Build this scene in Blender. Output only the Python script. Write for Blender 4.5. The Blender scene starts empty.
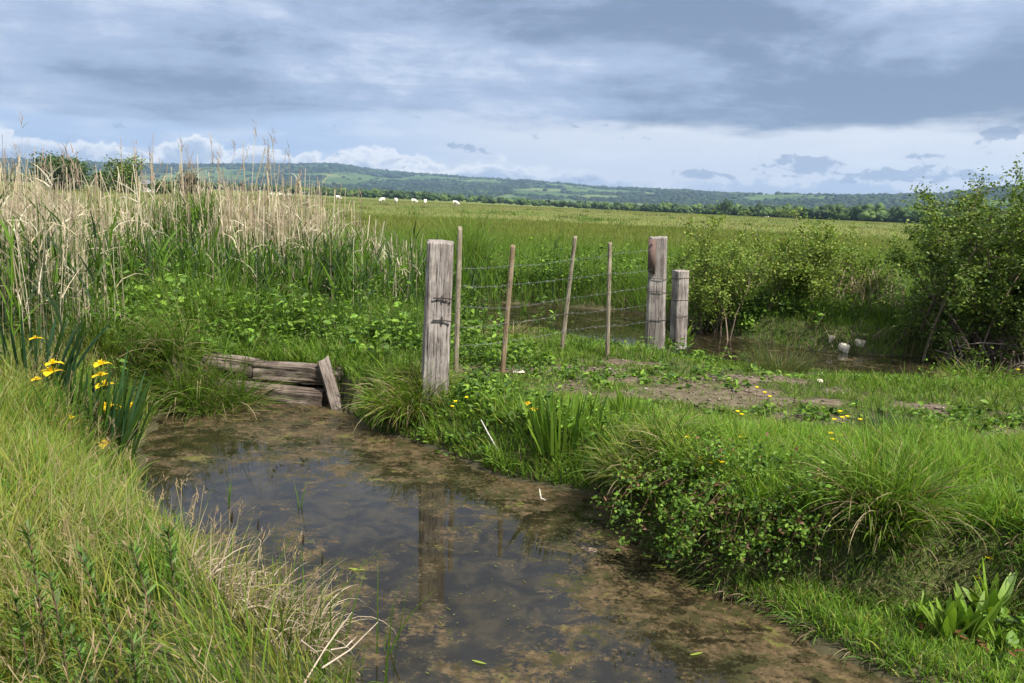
import bpy, math, random
import numpy as np
from mathutils import Vector, Matrix

rng = np.random.default_rng(11)
random.seed(11)
S = bpy.context.scene
C = S.collection
R = math.radians
PI = math.pi

# ------------------------------------------------------------------ camera
CAM_H = 2.0
FPX = 796.4
PITCH = math.atan(141.5 / FPX)
ROLL = R(2.4)
cam = bpy.data.cameras.new('camera')
cam.sensor_width = 36.0
cam.lens = FPX / 1024 * 36.0
cam.clip_start = 0.05
cam.clip_end = 40000
cam.dof.use_dof = False
co = bpy.data.objects.new('camera', cam)
C.objects.link(co)
co.matrix_world = (Matrix.Translation((0, 0, CAM_H)) @ Matrix.Rotation(PI / 2 - PITCH, 4, 'X')
                   @ Matrix.Rotation(ROLL, 4, 'Z'))
S.camera = co


def ray(x, y):
    u = (x - 512) / FPX
    v = (341.5 - y) / FPX
    c, s = math.cos(ROLL), math.sin(ROLL)
    u, v = u * c - v * s, u * s + v * c
    return np.array([u, math.cos(PITCH) + v * math.sin(PITCH), -math.sin(PITCH) + v * math.cos(PITCH)])


def at(x, y, z):
    """world point seen at a photo pixel, at height z"""
    d = ray(x, y)
    return np.array([0, 0, CAM_H]) + d * ((z - CAM_H) / d[2])


def atd(x, y, Y):
    """world point seen at a photo pixel, at depth Y"""
    d = ray(x, y)
    return np.array([0, 0, CAM_H]) + d * (Y / d[1])


# ------------------------------------------------------------------ noise (numpy)
def _hash(ix, iy, seed):
    h = (ix.astype(np.int64) * 374761393 + iy.astype(np.int64) * 668265263 + seed * 974711) & 0x7fffffff
    h = ((h ^ (h >> 13)) * 1274126177) & 0x7fffffff
    return ((h ^ (h >> 16)) & 0xffff) / 65535.0


def vnoise(x, y, seed=0):
    x = np.asarray(x, float); y = np.asarray(y, float)
    ix = np.floor(x); iy = np.floor(y)
    fx = x - ix; fy = y - iy
    fx = fx * fx * (3 - 2 * fx); fy = fy * fy * (3 - 2 * fy)
    a = _hash(ix, iy, seed); b = _hash(ix + 1, iy, seed)
    c = _hash(ix, iy + 1, seed); d = _hash(ix + 1, iy + 1, seed)
    return (a * (1 - fx) + b * fx) * (1 - fy) + (c * (1 - fx) + d * fx) * fy


def fbm(x, y, seed=0, oct=4):
    t = 0; a = 0.5; n = 0
    for k in range(oct):
        t = t + a * vnoise(x * 2 ** k + 17.3 * k, y * 2 ** k - 9.1 * k, seed + k); n += a; a *= 0.5
    return t / n


def sstep(a, b, x):
    t = np.clip((x - a) / (b - a), 0, 1)
    return t * t * (3 - 2 * t)


def lerp(a, b, t):
    return a + (b - a) * t


# ------------------------------------------------------------------ land form
POND = np.array([(-2.95, 7.85), (-2.4, 7.72), (-1.62, 7.42), (-1.22, 6.62), (-.86, 6.37), (-.45, 6.03), (-.05, 5.55), (.38, 5.37),
                 (.74, 5.2), (.76, 4.72), (.95, 4.3), (1.13, 3.92), (1.33, 3.72), (1.53, 3.4), (1.78, 3.1), (2.6, 2.6), (3.6, 2.2),
                 (3.6, 1.0), (1.2, 1.2), (.3, 1.6), (-.2, 2.3), (-.52, 3.0), (-.74, 3.3), (-1.15, 3.65), (-1.6, 4.06), (-2.02, 4.45),
                 (-2.42, 5.05), (-2.82, 5.9), (-3.05, 6.85)])
DITCH = np.array([(-9, 18.5), (-5, 16.2), (-1.5, 14.3), (1.5, 13.7), (3, 11.8), (4.3, 10.7), (6.5, 10.55), (9, 10.4), (14, 10.0)])
TRACK = np.array([(-.2, 7.7), (1.3, 8.05), (2.4, 7.55), (3.6, 7.1), (5.5, 6.75), (9, 6.2)])
TRACK2 = np.array([(.6, 7.2), (1.9, 6.75), (3.2, 6.2), (5.5, 5.9)])


def seg_dist(x, y, P, closed):
    d = np.full(np.shape(x), 1e9)
    n = len(P)
    for i in range(n if closed else n - 1):
        a = P[i]; b = P[(i + 1) % n]
        e = b - a
        t = np.clip(((x - a[0]) * e[0] + (y - a[1]) * e[1]) / (e @ e), 0, 1)
        d = np.minimum(d, np.hypot(x - a[0] - t * e[0], y - a[1] - t * e[1]))
    return d


def pond_sd(x, y):
    """>0 on land, <0 in the pond"""
    d = seg_dist(x, y, POND, True)
    ins = np.zeros(np.shape(x), bool)
    n = len(POND)
    for i in range(n):
        a = POND[i]; b = POND[(i + 1) % n]
        cnd = ((a[1] > y) != (b[1] > y))
        xi = (b[0] - a[0]) * (y - a[1]) / (b[1] - a[1] + 1e-12) + a[0]
        ins ^= cnd & (x < xi)
    return np.where(ins, -d, d)


def ditch_sd(x, y):
    w = 1.5 - .75 * sstep(2, 4, x)
    return seg_dist(x, y, DITCH, False) - w


def left_side(x, y):
    """1 on the bank left of the pond"""
    return sstep(-.1, -.5, x + .0 * y + np.clip((y - 3) * .55, -2, 2.2)) * sstep(7.6, 6.8, y)


def zland(x, y):
    x = np.asarray(x, float); y = np.asarray(y, float)
    ps = pond_sd(x, y) + .05 * (fbm(x * 4, y * 4, 3, 2) - .5)
    ds = ditch_sd(x, y) + .15 * (fbm(x * 2.5, y * 2.5, 5, 2) - .5)
    ls = left_side(x, y)
    hb = .33 + .22 * ls + .05 * (fbm(x * .8, y * .8, 8, 3) - .5) * sstep(200, 20, np.hypot(x, y))
    wb = .35 + .5 * ls
    wb = np.where((np.abs(x + 2.25) < .95) & (np.abs(y - 7.65) < .6), .06, wb)
    rb = (x > .6) & (y < 5.4)
    hb = hb + .15 * sstep(.5, .9, x) * sstep(5.6, 5.0, y)
    sh = .02 + (.42 + .45 * sstep(1.8, 2.3, x)) * sstep(1.15, 1.5, x) * sstep(4.2, 3.7, y)            # a low wet shelf before the steep bank
    zr = .07 * sstep(0, .12, ps) + (hb - .07) * sstep(sh, sh + .17, ps)
    z = np.where(ps > 0, np.where(rb, zr, hb * sstep(0, 1, ps / wb)), -.28 * sstep(0, .5, -ps))
    yc = np.interp(x, DITCH[:, 0], DITCH[:, 1])
    fall = sstep(8.9, 10.0, y + 1.0 * sstep(1.6, 2.8, x))
    hb2 = lerp(1.0, .22, fall * (y < yc))          # the crossing falls away towards the ditch
    z = np.where((y > 7.6) & (ps > 1), z * hb2, z)
    zd = np.where(ds > 0, sstep(0, .55, ds), 0)
    z = np.where(ds > 0, np.minimum(z, lerp(0, z, zd)), -.25 * sstep(0, .5, -ds))
    z = z + .03 * (fbm(x * 5, y * 5, 21, 3) - .5) * sstep(60, 15, np.hypot(x, y))
    far = 4.5 * sstep(120, 750, y) * (.5 + .5 * np.tanh(x / 180))
    return z - far


def z1(x, y):
    return float(zland(np.array([x]), np.array([y]))[0])


def dirt_mask(x, y):
    n = fbm(x * 2.2, y * 3.2, 31, 4)
    d1 = seg_dist(x, y, TRACK, False)
    d2 = seg_dist(x, y, TRACK2, False)
    m1 = sstep(.40, .12, d1 + (n - .5) * 1.35)
    m2 = sstep(.30, .08, d2 + (n - .5) * 1.6) * .8
    return np.maximum(m1, m2)


# ------------------------------------------------------------------ mesh buffers
class Buf:
    def __init__(self):
        self.v = []; self.f4 = []; self.f3 = []; self.c = []; self.n = 0

    def add(self, v, q=None, t=None, col=(1, 1, 1)):
        v = np.asarray(v, np.float32).reshape(-1, 3)
        c = np.asarray(col, np.float32)
        if c.ndim == 1:
            c = np.tile(c[:3], (len(v), 1))
        self.v.append(v); self.c.append(c)
        if q is not None and len(q): self.f4.append(np.asarray(q, np.int64).reshape(-1, 4) + self.n)
        if t is not None and len(t): self.f3.append(np.asarray(t, np.int64).reshape(-1, 3) + self.n)
        self.n += len(v)

    def build(self, name, mat, parent=None, smooth=False, loc=None):
        v = np.concatenate(self.v); c = np.concatenate(self.c)
        if loc is not None: v = v - np.asarray(loc, np.float32)
        q = np.concatenate(self.f4) if self.f4 else np.zeros((0, 4), np.int64)
        t = np.concatenate(self.f3) if self.f3 else np.zeros((0, 3), np.int64)
        me = bpy.data.meshes.new(name)
        me.vertices.add(len(v)); me.vertices.foreach_set('co', v.astype(np.float32).ravel())
        li = np.concatenate([q.ravel(), t.ravel()]).astype(np.int32)
        me.loops.add(len(li)); me.loops.foreach_set('vertex_index', li)
        nf = len(q) + len(t)
        st = np.concatenate([np.arange(len(q)) * 4, len(q) * 4 + np.arange(len(t)) * 3]).astype(np.int32)
        me.polygons.add(nf); me.polygons.foreach_set('loop_start', st)
        if smooth: me.polygons.foreach_set('use_smooth', np.ones(nf, bool))
        at_ = me.attributes.new('tint', 'FLOAT_COLOR', 'POINT')
        at_.data.foreach_set('color', np.concatenate([c, np.ones((len(c), 1), np.float32)], 1).astype(np.float32).ravel())
        me.update(calc_edges=True)
        me.materials.append(mat)
        o = bpy.data.objects.new(name, me); C.objects.link(o)
        if loc is not None: o.location = [float(k) for k in loc]
        if parent is not None:
            o.parent = parent
        return o


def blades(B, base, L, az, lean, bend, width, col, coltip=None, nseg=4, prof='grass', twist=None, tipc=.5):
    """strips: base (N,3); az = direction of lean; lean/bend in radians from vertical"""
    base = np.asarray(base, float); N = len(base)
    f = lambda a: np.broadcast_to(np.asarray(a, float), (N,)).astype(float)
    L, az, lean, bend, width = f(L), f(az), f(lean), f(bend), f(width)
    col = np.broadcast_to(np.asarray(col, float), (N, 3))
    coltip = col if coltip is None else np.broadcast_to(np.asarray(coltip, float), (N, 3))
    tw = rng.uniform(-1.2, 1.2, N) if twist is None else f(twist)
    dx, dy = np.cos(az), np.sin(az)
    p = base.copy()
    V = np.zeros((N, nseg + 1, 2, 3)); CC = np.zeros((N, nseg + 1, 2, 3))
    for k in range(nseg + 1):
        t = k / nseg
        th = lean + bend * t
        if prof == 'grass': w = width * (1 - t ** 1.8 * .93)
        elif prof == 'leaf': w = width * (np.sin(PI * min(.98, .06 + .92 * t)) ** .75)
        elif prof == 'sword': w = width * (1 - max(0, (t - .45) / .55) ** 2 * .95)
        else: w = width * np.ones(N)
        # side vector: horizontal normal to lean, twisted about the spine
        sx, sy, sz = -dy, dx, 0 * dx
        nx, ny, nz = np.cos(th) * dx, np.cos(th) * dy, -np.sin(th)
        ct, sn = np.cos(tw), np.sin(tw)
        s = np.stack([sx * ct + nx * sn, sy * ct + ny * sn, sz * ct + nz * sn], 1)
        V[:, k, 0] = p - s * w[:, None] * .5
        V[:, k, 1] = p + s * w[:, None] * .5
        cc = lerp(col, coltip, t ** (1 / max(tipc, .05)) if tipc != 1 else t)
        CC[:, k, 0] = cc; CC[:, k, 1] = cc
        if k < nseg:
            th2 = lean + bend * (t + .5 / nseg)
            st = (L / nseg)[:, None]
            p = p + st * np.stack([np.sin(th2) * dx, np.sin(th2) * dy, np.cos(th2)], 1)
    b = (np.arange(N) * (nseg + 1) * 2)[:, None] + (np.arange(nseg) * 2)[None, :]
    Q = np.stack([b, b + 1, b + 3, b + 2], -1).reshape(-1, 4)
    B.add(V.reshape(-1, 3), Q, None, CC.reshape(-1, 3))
    return p


def leaves(B, pos, size, col, up=.35, aspect=.55, dirs=None):
    """small folded leaves: six points, four triangles, random facing"""
    pos = np.asarray(pos, float); N = len(pos)
    if N == 0: return
    size = np.broadcast_to(np.asarray(size, float), (N,))
    col = np.broadcast_to(np.asarray(col, float), (N, 3))
    d = rng.normal(size=(N, 3)); d[:, 2] = d[:, 2] * .6 - .1
    if dirs is not None: d = d * .6 + dirs
    d /= np.linalg.norm(d, axis=1)[:, None]
    n = rng.normal(size=(N, 3)); n[:, 2] = np.abs(n[:, 2]) + up
    s = np.cross(d, n); s /= np.linalg.norm(s, axis=1)[:, None] + 1e-9
    n = np.cross(s, d)
    l = size[:, None]; w = l * aspect * .5
    a = pos; m1 = pos + d * l * .35; m2 = pos + d * l * .7; tip = pos + d * l
    fold = n * l * .1
    V = np.stack([a, m1 + s * w + fold, m1 - s * w + fold, m2 + s * w * .75 + fold * .8, m2 - s * w * .75 + fold * .8, tip - fold, m1, m2], 1)
    i = (np.arange(N) * 8)[:, None]
    Q = np.concatenate([i + np.array([[6, 1, 3, 7]]), i + np.array([[6, 7, 4, 2]])], 0)
    T = np.concatenate([i + np.array([[0, 1, 6]]), i + np.array([[0, 6, 2]]), i + np.array([[7, 3, 5]]), i + np.array([[7, 5, 4]])], 0)
    B.add(V.reshape(-1, 3), Q, T, np.repeat(col, 8, 0))


def tube(B, pts, rad, col, n=5):
    pts = np.asarray(pts, float); m = len(pts)
    rad = np.broadcast_to(np.asarray(rad, float), (m,))
    tg = np.gradient(pts, axis=0); tg /= np.linalg.norm(tg, axis=1)[:, None] + 1e-9
    ref = np.array([0.31, .77, .12]) if abs(tg[0, 2]) > .8 else np.array([0, 0, 1.0])
    a = np.cross(tg, ref); a /= np.linalg.norm(a, axis=1)[:, None] + 1e-9
    b = np.cross(tg, a)
    ang = np.arange(n) * 2 * PI / n
    V = pts[:, None] + rad[:, None, None] * (np.cos(ang)[None, :, None] * a[:, None] + np.sin(ang)[None, :, None] * b[:, None])
    i = np.arange(m - 1)[:, None] * n; j = np.arange(n)[None]; j2 = (j + 1) % n
    Q = np.stack([i + j, i + j2, i + n + j2, i + n + j], -1).reshape(-1, 4)
    col = np.asarray(col, float)
    cc = np.tile(col, (m * n, 1)) if col.ndim == 1 else np.repeat(col, n, 0)
    B.add(V.reshape(-1, 3), Q, None, cc)
    # end cap
    if n >= 5:
        B.add(np.vstack([V[-1], pts[-1:]]), None, [[k, (k + 1) % n, n] for k in range(n)], cc[-1])


# ------------------------------------------------------------------ materials
class NT:
    def __init__(self, tree):
        self.t = tree; self.n = tree.nodes; self.l = tree.links

    def node(self, typ, ins=None, **kw):
        n = self.n.new(typ)
        for k, v in kw.items(): setattr(n, k, v)
        for k, v in (ins or {}).items(): self.put(n.inputs[k], v)
        return n

    def put(self, sock, v):
        if isinstance(v, bpy.types.NodeSocket): self.l.new(v, sock)
        elif isinstance(v, bpy.types.Node): self.l.new(v.outputs[0], sock)
        else: sock.default_value = v

    def m(self, op, a, b=0.0, c=0.0, clamp=False):
        n = self.n.new('ShaderNodeMath'); n.operation = op; n.use_clamp = clamp
        self.put(n.inputs[0], a); self.put(n.inputs[1], b); self.put(n.inputs[2], c)
        return n.outputs[0]

    def mix(self, f, a, b, blend='MIX'):
        n = self.n.new('ShaderNodeMix'); n.data_type = 'RGBA'; n.blend_type = blend
        self.put(n.inputs[0], f)
        for k, v in ((6, a), (7, b)):
            if isinstance(v, (tuple, list)) and len(v) == 3: v = (*v, 1)
            self.put(n.inputs[k], v)
        return n.outputs[2]

    def ss(self, v, a, b, lo=0.0, hi=1.0):
        n = self.n.new('ShaderNodeMapRange'); n.interpolation_type = 'SMOOTHSTEP'
        self.put(n.inputs[0], v)
        for k, q in ((1, a), (2, b), (3, lo), (4, hi)): self.put(n.inputs[k], q)
        return n.outputs[0]

    def noise(self, vec, scale, detail=4, rough=.55, dist=0.0):
        n = self.n.new('ShaderNodeTexNoise')
        self.put(n.inputs['Vector'], vec); n.inputs['Scale'].default_value = scale
        n.inputs['Detail'].default_value = detail; n.inputs['Roughness'].default_value = rough
        n.inputs['Distortion'].default_value = dist
        return n.outputs[0]

    def vec(self, x, y, z=0.0):
        n = self.n.new('ShaderNodeCombineXYZ')
        self.put(n.inputs[0], x); self.put(n.inputs[1], y); self.put(n.inputs[2], z)
        return n.outputs[0]


def new_mat(name):
    m = bpy.data.materials.new(name); m.use_nodes = True
    m.node_tree.nodes.clear()
    return m, NT(m.node_tree)


def leaf_mat(name, transl=.3, rough=.5, spec=.35, jit=.25):
    m, t = new_mat(name)
    a = t.node('ShaderNodeAttribute', attribute_name='tint')
    tc = t.node('ShaderNodeTexCoord')
    nz = t.noise(tc.outputs['Object'], 35, 2)
    col = t.mix(1.0, a.outputs['Color'], t.mix(nz, (1 - jit,) * 3, (1 + jit,) * 3), 'MULTIPLY')
    p = t.node('ShaderNodeBsdfPrincipled', {'Base Color': col, 'Roughness': rough, 'Specular IOR Level': spec})
    out = t.node('ShaderNodeOutputMaterial')
    if transl > 0:
        tr = t.node('ShaderNodeBsdfTranslucent', {'Color': t.mix(1.0, col, (1.25, 1.3, .7), 'MULTIPLY')})
        mx = t.node('ShaderNodeMixShader', {0: transl, 1: p.outputs[0], 2: tr.outputs[0]})
        t.put(out.inputs[0], mx.outputs[0])
    else:
        t.put(out.inputs[0], p.outputs[0])
    return m


M_GRASS = leaf_mat('grass_blades', .40, .55, .16)
M_DRY = leaf_mat('dry_stems', .2, .7, .2)
M_LEAF = leaf_mat('shrub_leaves', .28, .5, .2)
M_PETAL = leaf_mat('petals', .25, .6, .2, .08)
M_BARK = leaf_mat('bark', 0, .85, .2, .4)
M_FLEECE = leaf_mat('fleece', 0, .95, .05, .15)
M_FARLEAF = leaf_mat('far_leaves', .2, .6, .2, .2)


def wood_mat(name, dark, mid, light, axis=2, scale=1.0):
    m, t = new_mat(name)
    tc = t.node('ShaderNodeTexCoord')
    sc = [22 * scale] * 3; sc[axis] = 1.6 * scale
    mp = t.node('ShaderNodeMapping', {'Vector': tc.outputs['Object'], 'Scale': sc})
    g = t.noise(mp, 1.6, 6, .65, .6)
    sc2 = [60 * scale] * 3; sc2[axis] = 2.2 * scale
    mp2 = t.node('ShaderNodeMapping', {'Vector': tc.outputs['Object'], 'Scale': sc2})
    g2 = t.noise(mp2, 1.4, 5, .7, .3)
    big = t.noise(tc.outputs['Object'], 3.5 * scale, 4)
    c = t.mix(t.ss(g, .34, .68), dark, mid)
    c = t.mix(t.ss(big, .4, .7), c, t.mix(t.ss(g, .3, .6), mid, light))
    crack = t.ss(g2, .435, .37)
    c = t.mix(t.m('MULTIPLY', crack, .9), c, tuple(k * .16 for k in dark))
    pat = t.noise(tc.outputs['Object'], 5.5 * scale, 6, .7, 1.5)
    c = t.mix(t.ss(pat, .56, .70, 0, .55), c, tuple(k * 1.25 for k in light))
    c = t.mix(t.ss(pat, .42, .32, 0, .6), c, tuple(k * .6 for k in dark))
    wv = t.noise(tc.outputs['Object'], 9 * scale, 3)
    c = t.mix(t.m('MULTIPLY', t.ss(wv, .62, .72), .35), c, (.13, .13, .07))      # lichen stains
    h = t.m('ADD', t.m('MULTIPLY', g, .6), t.m('MULTIPLY', t.m('SUBTRACT', 1, crack), .8))
    bmp = t.node('ShaderNodeBump', {'Strength': .7, 'Distance': .012, 'Height': h})
    p = t.node('ShaderNodeBsdfPrincipled', {'Base Color': c, 'Roughness': .85, 'Specular IOR Level': .2, 'Normal': bmp.outputs[0]})
    t.node('ShaderNodeOutputMaterial', {0: p.outputs[0]})
    return m


M_GREYWOOD = wood_mat('weathered_wood', (.14, .115, .10), (.27, .235, .21), (.42, .375, .335))
M_OLDTIMBER = wood_mat('old_timber', (.052, .037, .029), (.13, .098, .078), (.235, .19, .155), axis=0)
M_OLDSTAKE = wood_mat('old_stake', (.085, .065, .055), (.19, .155, .13), (.29, .25, .21))
M_STAKE = wood_mat('stake_wood', (.14, .112, .075), (.28, .235, .16), (.38, .335, .245))
M_STAKE2 = wood_mat('stake_wood_red', (.13, .085, .05), (.25, .185, .11), (.34, .27, .18))


def plain(name, col, rough=.6, metal=0.0, nz=.25, nscale=30, bump=0.0):
    m, t = new_mat(name)
    tc = t.node('ShaderNodeTexCoord')
    n = t.noise(tc.outputs['Object'], nscale, 5, .6)
    c = t.mix(n, tuple(k * (1 - nz) for k in col), tuple(min(1, k * (1 + nz)) for k in col))
    p = t.node('ShaderNodeBsdfPrincipled', {'Base Color': c, 'Roughness': rough, 'Metallic': metal})
    if bump:
        b = t.node('ShaderNodeBump', {'Strength': .6, 'Distance': bump, 'Height': n})
        t.put(p.inputs['Normal'], b.outputs[0])
    t.node('ShaderNodeOutputMaterial', {0: p.outputs[0]})
    return m


M_WIRE = plain('galvanised_wire', (.22, .22, .22), .6, .5)
M_RUST = plain('rusted_iron', (.15, .095, .08), .9, .1, .5, 40, .004)
M_IRON = plain('dark_iron', (.05, .04, .035), .7, .4)
M_STONE = plain('pale_stone', (.58, .50, .38), .85, 0, .35, 14, .02)
M_BWALL = plain('pale_render', (.62, .58, .52), .8)
M_PWALL = plain('pinkish_render', (.45, .34, .28), .8)
M_TILE = plain('roof_tiles', (.22, .13, .10), .8)
M_SLATE = plain('roof_slate', (.14, .15, .17), .7)
M_PANE = plain('window_glass', (.04, .05, .06), .15)


def ground_mat():
    m, t = new_mat('ground')
    geo = t.node('ShaderNodeNewGeometry')
    P = geo.outputs['Position']
    a = t.node('ShaderNodeAttribute', attribute_name='tint')
    sep = t.node('ShaderNodeSeparateColor', {0: a.outputs['Color']})
    dirt, dist = sep.outputs[0], sep.outputs[1]
    n1 = t.noise(P, 9, 6, .65); n2 = t.noise(P, 45, 4, .6); nb = t.noise(P, 1.3, 4)
    soil = t.mix(t.ss(n1, .3, .7), (.070, .052, .033), (.165, .130, .092))
    soil = t.mix(t.m('MULTIPLY', t.ss(n2, .55, .75), .6), soil, (.24, .195, .145))
    turf = t.mix(t.ss(n1, .35, .65), (.035, .045, .016), (.075, .085, .028))
    turf = t.mix(t.m('MULTIPLY', t.ss(n2, .55, .7), .5), turf, (.14, .115, .06))
    soil = t.mix(t.m('MULTIPLY', sep.outputs[2], .8), soil, (.045, .036, .022))
    near = t.mix(dirt, turf, soil)
    # open meadow far away: sorrel red-browns and greens in long drifts
    mp = t.node('ShaderNodeMapping', {'Vector': P, 'Scale': (.018, .06, 1)})
    f1 = t.noise(mp, 1.0, 6, .6, .5)
    mp2 = t.node('ShaderNodeMapping', {'Vector': P, 'Scale': (.15, .5, 1)})
    f2 = t.noise(mp2, 1.0, 5, .65)
    mead = t.mix(t.ss(f1, .36, .62), (.085, .125, .025), (.14, .15, .04))
    mead = t.mix(t.m('MULTIPLY', t.ss(f2, .5, .68), .65), mead, (.16, .115, .055))
    mead = t.mix(t.m('MULTIPLY', t.ss(f2, .45, .3), .6), mead, (.085, .15, .025))
    col = t.mix(dist, near, mead)
    h = t.m('ADD', t.m('MULTIPLY', n1, .7), t.m('MULTIPLY', n2, .3))
    b = t.node('ShaderNodeBump', {'Strength': .8, 'Distance': .03, 'Height': h})
    p = t.node('ShaderNodeBsdfPrincipled', {'Base Color': col, 'Roughness': .95, 'Specular IOR Level': .1, 'Normal': b.outputs[0]})
    t.node('ShaderNodeOutputMaterial', {0: p.outputs[0]})
    return m


def water_mat(name, k=1.0):
    """dark still water with floating brown and yellow-green algae film"""
    m, t = new_mat(name)
    geo = t.node('ShaderNodeNewGeometry')
    P = geo.outputs['Position']
    a = t.node('ShaderNodeAttribute', attribute_name='tint')
    sep = t.node('ShaderNodeSeparateColor', {0: a.outputs['Color']})
    cov = sep.outputs[0]
    big = t.noise(P, 1.5, 5, .62, .8)
    mid = t.noise(P, 6.0, 5, .65, .6)
    fine = t.noise(P, 38, 4, .7)
    strk = t.noise(t.node('ShaderNodeMapping', {'Vector': P, 'Rotation': (0, 0, -.5), 'Scale': (2.2, 7.0, 1)}), 1.6, 6, .7, 1.2)
    v = t.m('ADD', t.m('ADD', t.m('MULTIPLY', big, .36), t.m('MULTIPLY', mid, .24)), t.m('ADD', t.m('MULTIPLY', fine, .28), t.m('MULTIPLY', strk, .24)))
    th = t.m('SUBTRACT', .70, t.m('MULTIPLY', cov, .27))
    f = t.ss(t.m('SUBTRACT', v, th), -.02, .05)
    fine2 = t.noise(P, 16, 5, .7, .4)
    scum = t.mix(t.ss(fine2, .35, .65), (.040, .031, .014), (.125, .086, .046))
    gm = t.noise(P, 3.1, 5, .7, 1.0)
    scum = t.mix(t.m('MULTIPLY', t.ss(gm, .56, .66), .7), scum, (.13, .135, .03))
    scum = t.mix(t.m('MULTIPLY', t.ss(gm, .52, .40), .85), scum, (.032, .036, .011))
    scum = t.mix(t.ss(t.noise(P, 70, 3, .7), .52, .66, 0, .55), scum, (.022, .020, .010))
    water = t.mix(t.ss(mid, .4, .65), (.014, .012, .007), (.034, .027, .013))
    fa = t.m('MULTIPLY', f, .92)
    col = t.mix(fa, water, scum)
    bump = t.node('ShaderNodeBump', {'Strength': .12, 'Distance': .006, 'Height': t.noise(P, 5, 3)})
    bump2 = t.node('ShaderNodeBump', {'Strength': t.m('MULTIPLY', f, .5), 'Distance': .006, 'Height': fine2, 'Normal': bump.outputs[0]})
    p = t.node('ShaderNodeBsdfPrincipled', {'Base Color': col, 'Roughness': t.ss(f, 0, 1, .02, .5), 'IOR': 1.33,
                                           'Specular IOR Level': t.ss(f, 0, 1, .70, .22), 'Normal': bump2.outputs[0]})
    t.node('ShaderNodeOutputMaterial', {0: p.outputs[0]})
    return m


# ------------------------------------------------------------------ tagging
def tag(o, label, cat, group=None):
    o['label'] = label; o['category'] = cat
    if group: o['group'] = group
    return o


def kind(o, k, label=None):
    o['kind'] = k
    if label: o['label'] = label
    return o


def empty(name, loc, label, cat, group=None):
    o = bpy.data.objects.new(name, None); C.objects.link(o)
    o.location = [float(k) for k in loc]; o.empty_display_size = .1
    return tag(o, label, cat, group)


# ------------------------------------------------------------------ light and sky
SUN_EL, SUN_AZ = 52, 132      # azimuth clockwise from the view direction
sun = bpy.data.lights.new('sun', 'SUN'); sun.energy = 5.0; sun.angle = R(.6); sun.color = (1, .95, .86)
so = bpy.data.objects.new('sun', sun); C.objects.link(so)
sd = Vector((math.sin(R(SUN_AZ)) * math.cos(R(SUN_EL)), math.cos(R(SUN_AZ)) * math.cos(R(SUN_EL)), math.sin(R(SUN_EL))))
so.rotation_euler = sd.to_track_quat('Z', 'Y').to_euler()

W = bpy.data.worlds.new('World'); S.world = W; W.use_nodes = True
W.node_tree.nodes.clear()
t = NT(W.node_tree)
sky = t.node('ShaderNodeTexSky', sky_type='NISHITA', sun_disc=False, sun_elevation=R(SUN_EL), sun_rotation=R(SUN_AZ), air_density=1.2, dust_density=1.5)
tc = t.node('ShaderNodeTexCoord')
sp = t.node('ShaderNodeSeparateXYZ', {0: tc.outputs['Generated']})
dx, dy, dz = sp.outputs
hl = t.m('SQRT', t.m('ADD', t.m('MULTIPLY', dx, dx), t.m('MULTIPLY', dy, dy)))
u = t.m('ARCTAN2', dx, dy)
v = t.m('ARCTAN2', dz, hl)
# a stratocumulus deck seen in perspective
dd = t.m('ADD', t.m('MAXIMUM', dz, 0.0), .10)
px_, py_ = t.m('DIVIDE', dx, dd), t.m('DIVIDE', dy, dd)
PV = t.vec(t.m('MULTIPLY', px_, .75), t.m('MULTIPLY', py_, 1.0), 0.0)
deck_n = t.noise(PV, .95, 8, .58, .5)
deck_b = t.noise(t.vec(px_, py_, 4.0), .42, 5, .5, .3)
wisp = t.noise(t.vec(t.m('MULTIPLY', px_, .6), t.m('MULTIPLY', py_, 1.6), 9.0), 1.6, 7, .6, .9)
side = t.ss(u, -.55, .55)
ang = t.noise(t.vec(t.m('MULTIPLY', u, 1.0), t.m('MULTIPLY', v, 2.6), 30.0), 4.4, 10, .60, .25)
ang2 = t.noise(t.vec(u, t.m('MULTIPLY', v, 2.2), 33.0), 13.0, 8, .62, .3)


def blob(u0, v0, su, sv, k):
    a_ = t.m('DIVIDE', t.m('SUBTRACT', u, u0), su); b_ = t.m('DIVIDE', t.m('SUBTRACT', v, v0), sv)
    return t.m('MULTIPLY', t.m('EXPONENT', t.m('MULTIPLY', t.m('ADD', t.m('MULTIPLY', a_, a_), t.m('MULTIPLY', b_, b_)), -1.0)), k)


lum = t.m('ADD', t.m('ADD', t.m('MULTIPLY', deck_n, .26), t.m('MULTIPLY', deck_b, .14)), t.m('ADD', t.m('MULTIPLY', wisp, .14), t.m('ADD', t.m('MULTIPLY', ang, .60), t.m('MULTIPLY', ang2, .14))))
# the heavy bank of cloud at one side and the thinner pockets
for bb in ((.46, .10, .22, .06, -.13), (.13, .21, .20, .05, -.06), (.50, .21, .10, .03, .09), (.02, .165, .12, .018, .08), (-.48, .20, .14, .03, .07), (-.25, .14, .25, .02, .04), (.25, .13, .3, .03, -.05)):
    lum = t.m('ADD', lum, blob(*bb))
lum = t.m('SUBTRACT', lum, t.m('MULTIPLY', side, .06))
cdark, cmid, clight = (.130, .175, .260), (.255, .315, .440), (.49, .53, .62)
deck_c = t.mix(t.ss(lum, .50, .66), cdark, cmid)
deck_c = t.mix(t.ss(lum, .63, .80), deck_c, clight)
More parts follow.
